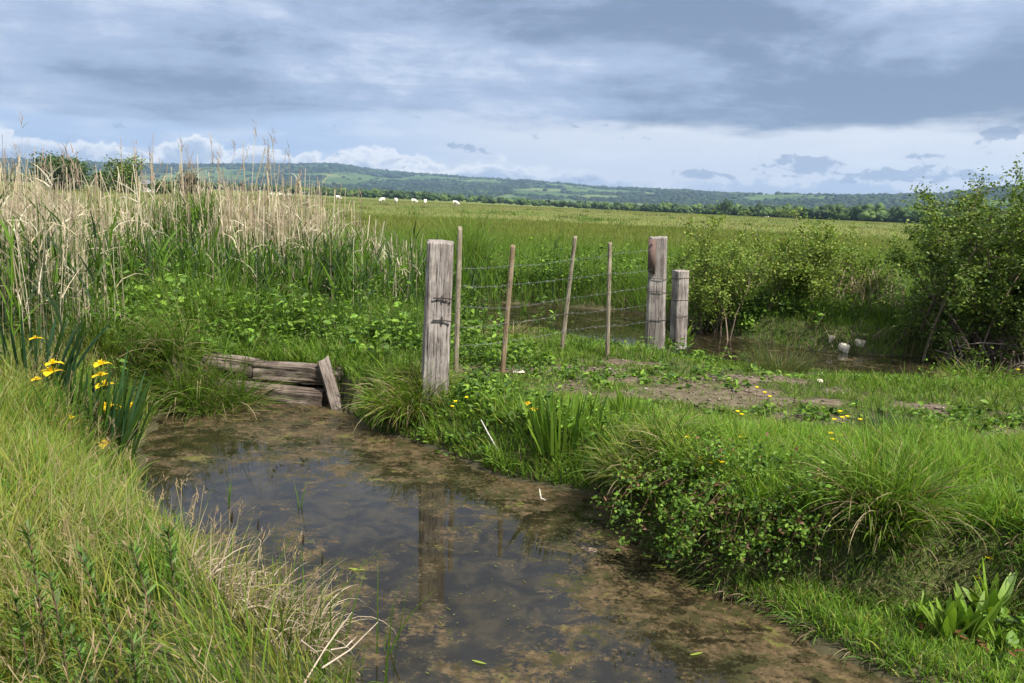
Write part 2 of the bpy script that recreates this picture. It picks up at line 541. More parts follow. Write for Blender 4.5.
# ragged lower edge of the deck, with a pale gap below it
edge_n = t.noise(t.vec(t.m('MULTIPLY', u, 1.0), t.m('MULTIPLY', v, 4.0), 2.0), 5.0, 6, .55)
edge = t.m('ADD', .088, t.m('MULTIPLY', t.m('SUBTRACT', edge_n, .5), .10))
edge = t.m('ADD', edge, t.m('MULTIPLY', t.ss(u, -.05, -.4), -.02))
deck_f = t.ss(t.m('SUBTRACT', v, edge), -.006, .018)
gap_c = t.mix(t.ss(u, -.30, .05), (.30, .385, .54), (.48, .505, .56))
gap_c = t.mix(t.m('MULTIPLY', t.ss(t.noise(t.vec(t.m('MULTIPLY', u, 3.0), t.m('MULTIPLY', v, 14.0), 7.0), 3.0, 5), .45, .7), .5), gap_c, (.55, .57, .61))
# cumulus line low over the hills
cu_n = t.noise(t.vec(u, t.m('MULTIPLY', v, 1.6), 12.0), 17.0, 7, .6, .3)
cu_b = t.noise(t.vec(u, 0.0, 3.0), 7.0, 3)
cu_h = t.m('ADD', t.m('ADD', t.ss(u, .22, -.05, .030, .044), t.m('MULTIPLY', t.m('SUBTRACT', cu_n, .5), .10)), t.m('MULTIPLY', t.m('SUBTRACT', cu_b, .5), .04))
cu_f = t.ss(t.m('SUBTRACT', cu_h, v), -.002, .006)
cu_top = t.ss(t.m('SUBTRACT', cu_h, v), .022, .002)
cu_c = t.mix(t.m('MULTIPLY', cu_top, t.ss(u, .35, -.15)), (.31, .37, .48), (.72, .71, .70))
# small flat dark clouds floating before the gap at the right
sm_n = t.noise(t.vec(t.m('MULTIPLY', u, 1.0), t.m('MULTIPLY', v, 3.2), 21.0), 12.0, 6, .55)
sm_w = t.m('MULTIPLY', t.ss(v, .024, .034), t.ss(v, .066, .05))
sm_s = t.m('MULTIPLY', t.m('SUBTRACT', t.noise(t.vec(u, t.m('MULTIPLY', v, 2.0), 21.0), 30.0, 8, .62, .2), .5), 3.2)
for bb in ((.335, .052, .032, .011, 1.0), (.445, .043, .050, .009, .9), (.51, .045, .024, .008, .8), (.39, .042, .02, .006, .6), (.46, .066, .030, .004, .6), (.105, .078, .014, .003, .6), (-.07, .062, .022, .005, .6), (.22, .038, .06, .006, .5), (.53, .09, .03, .014, .7)):
    sm_s = t.m('ADD', sm_s, blob(*bb))
sm_f = t.m('MULTIPLY', t.ss(sm_s, .36, .66), .75)
low = t.mix(cu_f, gap_c, cu_c)
low = t.mix(sm_f, low, (.175, .225, .33))
cl = t.mix(deck_f, low, deck_c)
# overhead, out of the picture, brightness is added to lift the shadows below
cl = t.mix(t.ss(v, .45, .85), cl, (.80, .84, .92))
b1 = t.node('ShaderNodeBackground', {'Color': sky.outputs[0], 'Strength': .10})
b2 = t.node('ShaderNodeBackground', {'Color': cl, 'Strength': 1.0})
ws = t.node('ShaderNodeMixShader', {0: .93, 1: b1.outputs[0], 2: b2.outputs[0]})
t.node('ShaderNodeOutputWorld', {0: ws.outputs[0]})

# ------------------------------------------------------------------ ground sheet
def axis(lo, a, b, hi, step):
    mid = np.arange(a, b + 1e-6, step)
    def grow(s, e):
        out = []; p = s; d = step
        while p < e:
            d *= 1.09; p += d; out.append(p)
        return np.array(out)
    return np.concatenate([-(grow(-a, -lo))[::-1] if lo < a else [], mid, grow(b, hi)])


gx = axis(-9000, -5.0, 7.5, 9000, .06)
gy = axis(-300, 1.4, 13.5, 12000, .06)
GX, GY = np.meshgrid(gx, gy)
GZ = zland(GX, GY)
B = Buf()
nx, ny = len(gx), len(gy)
ii = (np.arange(ny - 1)[:, None] * nx + np.arange(nx - 1)[None]).reshape(-1)
Q = np.stack([ii, ii + 1, ii + nx + 1, ii + nx], 1)
dist = np.hypot(GX, GY)
wet = sstep(.25, .02, np.minimum(pond_sd(GX, GY), ditch_sd(GX, GY)))
colr = np.stack([np.clip(dirt_mask(GX, GY) + .7 * wet, 0, 1), sstep(16, 40, dist), wet], -1)
B.add(np.stack([GX, GY, GZ], -1).reshape(-1, 3), Q, None, colr.reshape(-1, 3))
kind(B.build('ground', ground_mat(), smooth=True), 'structure', 'grassy marsh ground with a bare earth track')

# water sheets
def sheet(name, x0, x1, y0, y1, z, step, mat, covf):
    X, Y = np.meshgrid(np.arange(x0, x1 + step, step), np.arange(y0, y1 + step, step))
    B = Buf(); n = X.shape[1]; m_ = X.shape[0]
    ii = (np.arange(m_ - 1)[:, None] * n + np.arange(n - 1)[None]).reshape(-1)
    c = np.clip(covf(X, Y), 0, 1)
    B.add(np.stack([X, Y, X * 0 + z], -1).reshape(-1, 3), np.stack([ii, ii + 1, ii + n + 1, ii + n], 1), None, np.repeat(c.reshape(-1, 1), 3, 1))
    return B.build(name, mat)


def cov_pond(x, y):
    # more algae along the right bank and at the head of the pond, less in the open middle
    s = pond_sd(x, y)
    e = sstep(-.75, -.05, s)
    c = .53 + .11 * sstep(5.2, 6.6, y) + .13 * e * sstep(-1.6, .2, x + .5 * (y - 5))
    c -= .26 * np.exp(-((x + 1.75) ** 2 / .55 + (y - 4.9) ** 2 / .25))
    c -= .22 * np.exp(-((x + .35) ** 2 / .25 + (y - 4.1) ** 2 / .6))
    c -= .15 * np.exp(-((x - .2) ** 2 / .1 + (y - 4.6) ** 2 / .2))
    return c


kind(sheet('pond_water', -3.3, 3.8, .8, 8.0, 0.0, .1, water_mat('pond_water'), cov_pond), 'structure', 'still pond water streaked with brown and yellow algae')
kind(sheet('ditch_water', -9.5, 15, 8.9, 20, 0.002, .25, water_mat('ditch_water'), lambda x, y: .35 + 0 * x), 'structure', 'still water in the ditch behind the fence')

# ------------------------------------------------------------------ grass
G_VIV = np.array([.105, .195, .020]); G_MID = np.array([.078, .145, .022]); G_DRK = np.array([.036, .078, .015])
G_YEL = np.array([.225, .235, .044]); G_LIME = np.array([.155, .250, .030]); TAN = np.array([.40, .32, .19]); STRAW = np.array([.30, .25, .13])
G_BLUE = np.array([.055, .095, .045]); BROWN = np.array([.16, .105, .06])


def pick(N, cols, w):
    w = np.asarray(w, float); w = w / w.sum()
    i = rng.choice(len(cols), N, p=w)
    return np.asarray(cols)[i] * rng.uniform(.75, 1.25, (N, 1))


def sector(n, r0, r1, a0=-42, a1=42):
    r = np.sqrt(rng.uniform(r0 * r0, r1 * r1, n)); a = R(a0) + rng.uniform(0, 1, n) * R(a1 - a0)
    return r * np.sin(a), r * np.cos(a)


def dry_land(x, y, m=.0):
    return (pond_sd(x, y) > m + .03) & (ditch_sd(x, y) > m + .05)


def on_ground(x, y, dz=-.012):
    return np.stack([x, y, zland(x, y) + dz], 1)


B = Buf()
# left bank: long fine grass, yellow-green with straw tips
x, y = sector(190000, 1.5, 8.0, -64, 20)
ls = left_side(x, y)
k = (ls > .4) & dry_land(x, y, .02) & ((x < -1.3) | (y > 3.75) | (rng.uniform(0, 1, len(x)) < .25)) & (rng.uniform(0, 1, len(x)) < lerp(1, .45, sstep(3.5, 7, y)))
x, y = x[k], y[k]
cl = fbm(x * 2.3, y * 2.3, 41, 3)
n = len(x)
edge = sstep(.5, .0, pond_sd(x, y))
c = np.where((cl > .52)[:, None], pick(n, [G_YEL, G_LIME, STRAW, G_VIV], [5, 2.4, 1.1, 2.2]), pick(n, [G_LIME, G_VIV, G_YEL, STRAW, G_MID], [2.2, 4, 3.4, .5, 2]))
dryz = np.clip(.07 + .42 * sstep(.52, .62, fbm(x * 1.3 + 9, y * 1.3, 48, 3)), 0, 1)
tipc = np.where((rng.uniform(0, 1, n) < dryz)[:, None], STRAW * rng.uniform(.8, 1.3, (n, 1)), c * 1.15)
near = sstep(3.2, 2.0, np.hypot(x, y))
L = rng.uniform(.14, .36, n) * (.7 + .6 * cl) * lerp(1, .8, edge)
az = 7 * fbm(x * 1.6, y * 1.6, 45, 2) + rng.normal(0, 1.0, n)
c = c * (.75 + .5 * fbm(x * 6, y * 6, 46, 2))[:, None]
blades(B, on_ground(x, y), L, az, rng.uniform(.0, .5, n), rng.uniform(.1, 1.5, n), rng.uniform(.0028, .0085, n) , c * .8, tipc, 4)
# flowering grass stems with pale seed heads
x, y = sector(9000, 1.6, 6.5, -60, 5)
k = (left_side(x, y) > .6) & dry_land(x, y, .05) & (fbm(x * 1.3 + 9, y * 1.3, 48, 3) > .47); x, y = x[k][:550], y[k][:550]; n = len(x)
az = rng.uniform(-PI, PI, n)
tip = blades(B, on_ground(x, y), rng.uniform(.28, .46, n), az, rng.uniform(0, .3, n), rng.uniform(.1, .7, n), .0022, np.array([.26, .23, .09]), np.array([.36, .28, .15]), 5, 'stem')
for rep_ in range(5):
    blades(B, tip + rng.normal(0, .004, (n, 3)) - [0, 0, .012 * rep_], rng.uniform(.015, .035, n), az + rng.normal(0, 1, n), rng.uniform(.1, .9, n), .4, .004, np.array([.34, .24, .14]), np.array([.42, .32, .20]), 2)
# right bank and the crossing
x, y = sector(390000, 2.4, 9.6, -26, 45)
ls = left_side(x, y)
dm = dirt_mask(x, y)
tr = np.minimum(seg_dist(x, y, TRACK, False), seg_dist(x, y, TRACK2, False))
shortness = sstep(1.15, .35, tr)
k = (ls < .4) & dry_land(x, y, .0) & (rng.uniform(0, 1, len(x)) > dm * 1.08) & (rng.uniform(0, 1, len(x)) < lerp(1.0, .42, sstep(4.5, 8, y)) * lerp(1, .75, shortness))
x, y, shortness, dm = x[k], y[k], shortness[k], dm[k]
n = len(x); cl = fbm(x * 1.7, y * 1.7, 43, 3); cl2 = fbm(x * 5, y * 5, 44, 2)
c = 1.25 * np.where((cl > .5)[:, None], pick(n, [G_VIV, G_LIME, G_MID, G_YEL], [4, 4, 1.5, 1]), pick(n, [G_MID, G_VIV, G_LIME, G_YEL], [3, 5, 2, 1]))
c = lerp(c, pick(n, [G_LIME, G_MID, STRAW], [4, 3, 2]), (shortness * .6)[:, None])
tipc = np.where((rng.uniform(0, 1, n) < .10)[:, None], STRAW, c * 1.2)
L = rng.uniform(.07, .20, n) * (.45 + 1.1 * cl2) * lerp(1, .38, shortness) * (1 + .35 * sstep(6.2, 4.6, y))
L = L * np.where((x > 1.0) & (y < 4.4) & (zland(x, y) < .2), .42, 1) * np.where((y > 7.9) & (x > 1.6), .5, 1)
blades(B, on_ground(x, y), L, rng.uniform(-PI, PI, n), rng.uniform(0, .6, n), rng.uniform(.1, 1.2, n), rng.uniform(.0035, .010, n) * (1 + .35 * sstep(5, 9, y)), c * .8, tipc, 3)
# grass round the ditch and behind the planks
x, y = sector(200000, 7.6, 17, -44, 46)
ds = ditch_sd(x, y)
far = (ds > 0) & (y > np.interp(x, DITCH[:, 0], DITCH[:, 1]))
tr = seg_dist(x, y, TRACK, False)
lf = sstep(-.3, -1.2, x)
k = dry_land(x, y, -.06) & (left_side(x, y) < .3) & (rng.uniform(0, 1, len(x)) > 1.1 * dirt_mask(x, y)) & ~((y < 9.6) & (x > -1) & (rng.uniform(0, 1, len(x)) < .6))
x, y, far, tr, lf = x[k], y[k], far[k], tr[k], lf[k]
n = len(x); cl = fbm(x * 1.1, y * 1.1, 47, 3)
c = np.where((cl > .5)[:, None], pick(n, [G_VIV, G_LIME, G_MID], [5, 3, 2]), pick(n, [G_MID, G_VIV, G_DRK], [4, 4, 2]))
L = rng.uniform(.10, .26, n) * (.5 + cl) * lerp(1, .5, sstep(1.1, .4, tr)) * np.where(far, 2.2, 1.0) * lerp(1, 1 + 1.9 * sstep(8.0, 9.0, y) * (.4 + cl), lf) * np.where(~far & (y > 9.0 - 1.0 * (x > 1.8)) & (x > -.6), .32, 1) * np.where(far & (ds[k] < .7) & (x > 3.4), .35, 1)
tipc = np.where((rng.uniform(0, 1, n) < .12)[:, None], STRAW, c * 1.15)
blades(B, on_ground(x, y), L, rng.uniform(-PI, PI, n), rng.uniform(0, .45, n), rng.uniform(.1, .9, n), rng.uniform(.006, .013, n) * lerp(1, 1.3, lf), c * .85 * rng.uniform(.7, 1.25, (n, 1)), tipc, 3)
kind(B.build('bank_grass', M_GRASS), 'stuff', 'green grass growing over the banks and the crossing')

B = Buf()
x, y = sector(150000, 15, 62, -40, 42)
k = (ditch_sd(x, y) > .1)
x, y = x[k], y[k]; n = len(x)
lush = sstep(40, 22, y + 12 * (fbm(x * .12, y * .12, 51) - .5))
cl = fbm(x * .35, y * .5, 52, 4)
olive = pick(n, [(.17, .195, .036), (.13, .185, .030), (.18, .14, .06), (.22, .23, .06)], [4, 4, 1.6, 2])
green = pick(n, [G_VIV, G_MID, G_LIME], [5, 3, 3])
c = lerp(olive, green, np.clip(lush + .8 * (cl - .5), 0, 1)[:, None])
L = lerp(rng.uniform(.12, .38, n), rng.uniform(.3, .75, n), lush) * (.6 + .8 * cl)
blades(B, on_ground(x, y), L, rng.uniform(-PI, PI, n), rng.uniform(0, .4, n), rng.uniform(.0, .8, n), rng.uniform(.7, 1.3, n) * lerp(.012, .03, sstep(15, 60, y)), c * .85, c * 1.15, 2)
x, y = sector(110000, 60, 270, -40, 42)
n = len(x)
cl = fbm(x * .03, y * .09, 55, 4)
red = fbm(x * .012 + 3, y * .05, 57, 4)
c = np.where((red > .56)[:, None], pick(n, [(.18, .12, .055), (.16, .15, .045)], [3, 2]), 0) + (red <= .56)[:, None] * np.where((cl > .5)[:, None], pick(n, [(.17, .18, .04), (.17, .13, .055), (.13, .165, .03)], [4, 2.8, 3]), pick(n, [(.13, .175, .03), (.09, .15, .025), (.165, .175, .045)], [4, 3, 3]))
blades(B, on_ground(x, y, -.02), rng.uniform(.4, 1.0, n) * lerp(.32, .14, sstep(60, 140, y)), rng.uniform(-PI, PI, n), rng.uniform(0, .5, n), rng.uniform(0, .9, n), .030 + .0004 * y, c * 1.12, c * 1.2, 2)
# rush clumps and ranker patches dotted through the pasture
m_ = 260
yy = 24 * np.exp(rng.uniform(0, 1.9, m_)); xx = yy * np.tan(rng.uniform(R(-38), R(40), m_)); cnt = 34
x = np.repeat(xx, cnt) + rng.normal(0, 1, m_ * cnt) * np.repeat(rng.uniform(.15, .7, m_), cnt) * 1.6; y = np.repeat(yy, cnt) + rng.normal(0, 1, m_ * cnt) * np.repeat(rng.uniform(.15, .7, m_), cnt)
n = len(x); c = np.repeat(pick(m_, [(.06, .11, .02), (.09, .16, .025), (.15, .13, .05)], [4, 4, 2]), cnt, 0) * rng.uniform(.8, 1.2, (n, 1))
blades(B, on_ground(x, y, -.02), rng.uniform(.18, .5, n), rng.uniform(-PI, PI, n), rng.uniform(0, .4, n), rng.uniform(0, .7, n), .012 + .0005 * y, c, c * 1.15, 2)
kind(B.build('meadow_grass', M_GRASS), 'stuff', 'open marsh meadow, olive green with reddish drifts')

# ------------------------------------------------------------------ broad-leaved weeds (uncountable ground cover)
B = Buf()


def weed_patch(cx, cy, rx, ry, npl, h, cols, w, size=.05):
    x = cx + rx * rng.normal(0, .5, npl); y = cy + ry * rng.normal(0, .5, npl)
    k = dry_land(x, y, -.05); x, y = x[k], y[k]
    for a, b in zip(x, y):
        z = z1(a, b); hh = h * rng.uniform(.45, 1.2) * (.45 + 1.1 * float(vnoise(np.array([a * 2.1]), np.array([b * 2.1]), 77)[0])); m_ = int(rng.integers(9, 20))
        tt = rng.uniform(.15, 1, m_); ang = rng.uniform(0, 2 * PI, m_)
        lean = rng.normal(0, .18, 2)
        p = np.stack([a + lean[0] * hh * tt + .05 * np.cos(ang) * (1.2 - tt), b + lean[1] * hh * tt + .05 * np.sin(ang) * (1.2 - tt), z + hh * tt], 1)
        dirs = np.stack([np.cos(ang), np.sin(ang), .15 + 0 * ang], 1)
        tone = rng.uniform(.55, 1.35); sz = rng.uniform(.55, 1.5)
        leaves(B, p, size * sz * rng.uniform(.6, 1.4, m_), pick(m_, cols, w) * tone, .6, rng.uniform(.3, .6), dirs)
        blades(B, np.array([[a, b, z - .01]]), hh, math.atan2(lean[1], lean[0]), .1, .1, .006, G_DRK, G_MID, 3, 'stem')


LUSH = [G_VIV, G_LIME, G_MID, G_DRK]
for args in [(-2.2, 8.4, 1.1, .6, 150, .42), (-3.3, 8.9, 1.6, .9, 170, .6), (-1.1, 8.6, 1.0, .9, 110, .34), (-5.0, 9.2, 1.5, 1.2, 260, .7), (-2.0, 10.2, 2.2, .9, 200, .75),
             (-4.3, 7.7, .9, .9, 200, .45), (-.25, 6.5, .45, .45, 100, .22), (.35, 5.95, .5, .4, 50, .2), (-.3, 8.2, .7, .6, 150, .2), (.6, 9.2, 1.2, .4, 110, .16), (-1.2, 10.4, .8, .9, 120, .35),
             (2.2, 10.0, .6, .5, 90, .2), (2.6, 3.7, .4, .5, 25, .15), (6.5, 9.0, 1.5, .6, 120, .2), (3.9, 8.3, 2.6, .4, 90, .05),
             (3.3, 6.3, 2.4, .5, 160, .07), (1.0, 7.6, 1.4, .5, 110, .07), (4.8, 12.7, 2.2, .5, 260, .4), (1.0, 15.9, 2.6, .5, 260, .7), (1.5, 17.5, 3.4, .8, 260, .6), (5.5, 13.6, 2.2, .7, 260, .5), (1.1, 5.6, .7, .4, 40, .16)]:
    cx, cy, rx, ry, npl, h = args
    weed_patch(cx, cy, rx, ry, npl, h, LUSH, [4, 4, 3, 2], .06 if h > .25 else .045)
kind(B.build('ground_cover', M_LEAF), 'stuff', 'low broad-leaved weeds among the grass')

# ------------------------------------------------------------------ reeds
DRY = [(.47, .40, .28), (.40, .33, .22), (.55, .49, .37), (.32, .25, .17)]
B = Buf()


def reeds(cx, cy, rx, ry, n, h0, h1, plume=.12, green=0.0):
    x = cx + rx * rng.uniform(-1, 1, n); y = cy + ry * rng.uniform(-1, 1, n)
    k = (pond_sd(x, y) > .05) & (fbm(x * 1.1, y * 1.1, 61, 3) > .36); x, y = x[k], y[k]; n = len(x)
    h = rng.uniform(h0, h1, n) * (.7 + .6 * fbm(x * .9, y * .9, 62, 3))
    c = pick(n, DRY, [4, 3, 3, 1.5])
    az = rng.uniform(-PI, PI, n); lean = np.abs(rng.normal(0, .07, n)); bend = rng.normal(0.05, .12, n)
    w = rng.uniform(.0045, .009, n) * np.clip(np.hypot(x, y) / 9, .8, 1.6)
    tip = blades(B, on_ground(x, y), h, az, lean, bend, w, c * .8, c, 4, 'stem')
    # broken leaf blades up the stalk
    for rep in range(3):
        tt = rng.uniform(.25, .95, n); j = rng.uniform(0, 1, n) < .75
        b = on_ground(x, y); p = b + (tip - b) * tt[:, None]
        p, cc = p[j], c[j]; q = len(p)
        blades(B, p, rng.uniform(.15, .42, q), rng.uniform(-PI, PI, q), rng.uniform(.2, .9, q), rng.uniform(.2, 1.6, q), rng.uniform(.007, .014, q), cc, cc * rng.uniform(.8, 1.1, (q, 1)), 3)
    j = rng.uniform(0, 1, n) < plume
    p = tip[j] - np.array([0, 0, .02]); q = len(p)
    for rep in range(7):
        blades(B, p + rng.normal(0, .012, (q, 3)) + np.array([0, 0, .03 * rep - .08]), rng.uniform(.08, .16, q), rng.normal(2.6, .7, q), rng.uniform(.05, .6, q), rng.uniform(.2, .8, q), .009, np.array([.22, .16, .12]), np.array([.31, .24, .18]), 2)


reeds(-7.0, 12.2, 4.4, 1.8, 1665, 1.15, 1.9, .08)
reeds(-3.8, 12.9, 1.4, 1.4, 722, 1.15, 1.95, .12)
reeds(-2.2, 12.4, .7, 1.0, 218, .8, 1.35, .06)
reeds(-7.4, 9.7, 1.9, 1.3, 531, 1.2, 1.85, .1)
reeds(-5.6, 8.2, .8, 1.0, 246, 1.2, 1.95, .12)
reeds(-4.25, 7.1, .5, .7, 142, 1.15, 1.9, .08)
reeds(-10.5, 13.5, 3, 2.5, 570, 1.3, 2.0, .1)
reeds(-4.9, 12.9, 1.2, .6, 56, 2.05, 2.6, .5)
reeds(-7.8, 12.6, 3.0, .6, 56, 1.9, 2.4, .4)
reeds(-3.4, 10.6, 2.2, .5, 142, .8, 1.3, .0)
kind(B.build('dry_reeds', M_DRY), 'stuff', 'last year\'s dry straw-coloured reeds standing in a dense bed')

B = Buf()


def green_reed(cx, cy, rx, ry, n, h0, h1, cols=(G_MID, G_BLUE, G_DRK, G_VIV), w=(4, 2, 1.5, 4), width=(.014, .024)):
    x = cx + rx * rng.normal(0, .5, n); y = cy + ry * rng.normal(0, .5, n)
    k = pond_sd(x, y) > .02; x, y = x[k], y[k]; n = len(x)
    h = rng.uniform(h0, h1, n); c = pick(n, list(cols), w)
    az = rng.uniform(-PI, PI, n)
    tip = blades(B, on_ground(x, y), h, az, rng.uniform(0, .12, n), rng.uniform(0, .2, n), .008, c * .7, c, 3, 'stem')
    for rep in range(5):
        tt = rng.uniform(.2, .95, n); b = on_ground(x, y); p = b + (tip - b) * tt[:, None]
        blades(B, p, rng.uniform(.22, .45, n), rng.uniform(-PI, PI, n), rng.uniform(.1, .55, n), rng.uniform(.1, .7, n), rng.uniform(*width, n), c * .9, c * 1.1, 3)


for a in [(-6.5, 11.2, 4.2, 1.2, 900, .9, 1.5), (-4.9, 10.3, 2.8, 1.0, 560, .8, 1.3), (-7.6, 8.6, 1.4, 1.2, 300, 1.0, 1.6), (-4.6, 7.0, .8, .9, 150, .8, 1.3), (-1.3, 11.6, 1.0, .8, 240, .7, 1.1), (-2.8, 10.9, 1.6, .7, 320, .7, 1.15), (-3.4, 12.6, 2.0, 1.0, 420, .9, 1.45)]:
    green_reed(*a)
kind(B.build('green_reeds', M_GRASS), 'stuff', 'young green reeds coming up among the dry ones')
for (cx, cy, rx, ry, n, h0, h1, lab) in [
        (-4.75, 11.6, .50, .4, 190, 1.35, 1.85, 'tall dense dark green reed clump standing out of the dry reeds'),
        (-2.55, 10.9, .34, .4, 90, 1.0, 1.4, 'narrow green reed clump at the front edge of the dry reeds'),
        (-5.2, 6.6, .30, .3, 60, 1.1, 1.5, 'blue-green reed clump rising behind the yellow irises at the picture edge')]:
    B = Buf(); green_reed(cx, cy, rx, ry, n, h0, h1)
    tag(B.build('reed_clump', M_GRASS, loc=(cx, cy, z1(cx, cy))), lab, 'reeds', 'green reed clumps')

# ------------------------------------------------------------------ sedge and grass tussocks
def tussock(name, cx, cy, n, L, rad, cols, w, label, cat='grass tussock', group='grass and sedge tussocks', width=(.005, .009), bend=(.5, 1.9), dead=.25, az0=None, z=None, tilt=(0, .6), mat=None, nseg=6):
    B = Buf()
    a = rng.uniform(-PI, PI, n); r = rad * np.sqrt(rng.uniform(0, 1, n))
    x, y = cx + r * np.cos(a), cy + r * np.sin(a)
    zz = zland(x, y) if z is None else np.full(n, z)
    zz = np.maximum(zz, z1(cx, cy) - .12) if z is None else zz
    az = a + rng.normal(0, .5, n) if az0 is None else np.where(rng.uniform(0, 1, n) < .55, rng.normal(az0, .8, n), a)
    c = pick(n, cols, w)
    dd = rng.uniform(0, 1, n) < dead
    c[dd] = pick(int(dd.sum()), [STRAW, TAN, BROWN], [3, 2, 1.5])
    l = rng.uniform(L * .5, L * 1.1, n); bd = rng.uniform(*bend, n); bd[dd] += .6
    tipc = np.where((rng.uniform(0, 1, n) < .14)[:, None], STRAW, c * 1.2)
    l = l * rng.uniform(.45, 1.05, n)
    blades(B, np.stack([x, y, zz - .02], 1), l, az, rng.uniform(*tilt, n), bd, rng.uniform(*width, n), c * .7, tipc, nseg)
    return tag(B.build(name, mat or M_GRASS, loc=(cx, cy, z1(cx, cy) if z is None else z)), label, cat, group)


TUS = [
    ('sedge_tussock', -2.9, 7.3, 2200, .95, .42, [G_MID, G_LIME, G_VIV], [4, 2, 5], 'big green sedge tussock drooping over the water beside the timbers', -PI / 2),
    ('sedge_tussock', -3.75, 7.2, 1200, .85, .42, [G_MID, G_LIME, G_VIV], [4, 2, 4], 'green sedge tussock between the yellow irises and the one overhanging the timbers', None),
    ('sedge_tussock', -.88, 6.70, 1700, .54, .27, [G_VIV, G_LIME, G_YEL], [4, 4, 2], 'rounded bright sedge tussock hanging into the water beside the tall notched post', -2.2),
    ('grass_tussock', 1.98, 3.98, 1500, .56, .20, [G_VIV, G_LIME, G_MID], [4, 3, 2], 'largest long-bladed green grass tussock, beside the bramble above the docks', -2.4),
    ('grass_tussock', .90, 4.85, 1200, .44, .26, [G_MID, G_YEL, G_VIV], [4, 2, 2], 'shaggy tussock with hanging dead blades at the bank corner, before the buttercups', -2.7),
    ('grass_tussock', 3.05, 4.55, 500, .38, .2, [G_VIV, G_LIME], [4, 3], 'bright upright grass tussock on the slope at the picture edge, above the docks', None),
    ('rush_tussock', 2.95, 6.05, 420, .28, .2, [G_BLUE, (.05, .075, .04)], [3, 2], 'small grey-green rush tussock standing alone on the trodden crossing', None),
    ('rush_tussock', 3.3, 9.65, 700, .42, .34, [G_MID, (.16, .14, .06), G_BLUE], [3, 3, 2], 'brownish green rush tussock in front of the pale stones', None),
    ('grass_tussock', 5.6, 9.35, 600, .45, .4, [G_LIME, G_VIV, G_YEL], [4, 3, 1], 'lime green grass tussock on the ditch edge between stones and leafy bush', None),
    ('grass_tussock', -.05, 11.0, 360, .55, .28, [G_MID, G_VIV], [3, 2], 'tuft of bleached grass behind the fence wires', None)]
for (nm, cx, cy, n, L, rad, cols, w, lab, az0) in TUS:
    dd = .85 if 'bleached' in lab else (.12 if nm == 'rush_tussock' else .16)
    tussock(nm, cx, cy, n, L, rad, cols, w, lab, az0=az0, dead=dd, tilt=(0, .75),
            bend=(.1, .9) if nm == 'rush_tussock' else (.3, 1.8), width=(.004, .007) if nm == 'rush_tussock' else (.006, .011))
# dead sedge in the near corner, with fresh flowering shoots
e = empty('dead_sedge', (-.92, 3.0, z1(-.92, 3.0)), 'bleached dead sedge with a few green shoots at the water\'s edge', 'sedge')
B = Buf()
n = 1150
a = rng.uniform(-PI, PI, n); r_ = rng.uniform(0, 1, n) ** .5
x, y = -1.06 + .34 * r_ * np.cos(a), 3.2 + .36 * r_ * np.sin(a)
c = pick(n, [(.33, .26, .17), (.42, .34, .25), (.22, .16, .11), STRAW, G_YEL], [4, 3, 3, 2, 2])
blades(B, np.stack([x, y, np.maximum(zland(x, y), .0) - .02], 1), rng.uniform(.15, .48, n) * rng.uniform(.5, 1, n), rng.normal(.0, 1.5, n), rng.uniform(0, .5, n), rng.uniform(.5, 2.8, n), rng.uniform(.0035, .008, n), c * .85, c, 7)
o = B.build('dead_blades', M_DRY, e, loc=(-.92, 3.0, z1(-.92, 3.0)));  o.location = (0, 0, 0)
B = Buf()
n = 70
x, y = -.92 + .3 * rng.normal(0, .6, n), 3.15 + .25 * rng.normal(0, .6, n)
blades(B, np.stack([x, y, np.maximum(zland(x, y), 0) - .02], 1), rng.uniform(.25, .55, n), rng.normal(0, 1.2, n), rng.uniform(0, .3, n), rng.uniform(.1, .7, n), rng.uniform(.005, .010, n), G_MID, G_LIME, 5)
o = B.build('fresh_grass', M_GRASS, e, loc=(-.92, 3.0, z1(-.92, 3.0))); o.location = (0, 0, 0)
B = Buf()
for (px, py, dpt) in [(232, 522, 3.25), (258, 530, 3.15), (262, 545, 3.1), (303, 545, 3.05), (322, 565, 3.0)]:
    p = atd(px, py, dpt)
    base = np.array([p[0] - .03, p[1] - .02, .02])
    tube(B, [base, lerp(base, p, .5) + [.01, 0, 0], p], [.002, .0018, .0015], G_DRK, 4)
    d = (p - base); d /= np.linalg.norm(d)
    tube(B, [p - d * .002, p + d * .015, p + d * .035, p + d * .05], [.002, .005, .004, .001], (.03, .02, .012), 6)
o = B.build('flower_spikes', M_BARK, e, loc=(-.92, 3.0, z1(-.92, 3.0))); o.location = (0, 0, 0)
# bare pale twigs reaching over the water
B = Buf()
for (p0, p1) in [((300, 690), (352, 612)), ((322, 668), (378, 622)), ((330, 650), (352, 640)), ((300, 640), (325, 668))]:
    a_, b_ = atd(*p0, 2.62), atd(*p1, 2.85)
    mid = (a_ + b_) / 2 + rng.normal(0, .012, 3)
    tube(B, [a_, mid, b_], [.004, .0032, .0014], (.42, .34, .26), 5)
    tube(B, [mid, mid + (b_ - a_) * .25 + [.02, .01, .03]], [.0025, .001], (.42, .34, .26), 5)
tag(B.build('dead_twigs', M_BARK, loc=atd(310, 670, 2.6)), 'forked bare dead twigs reaching over the dark water below the bleached sedge', 'twig')

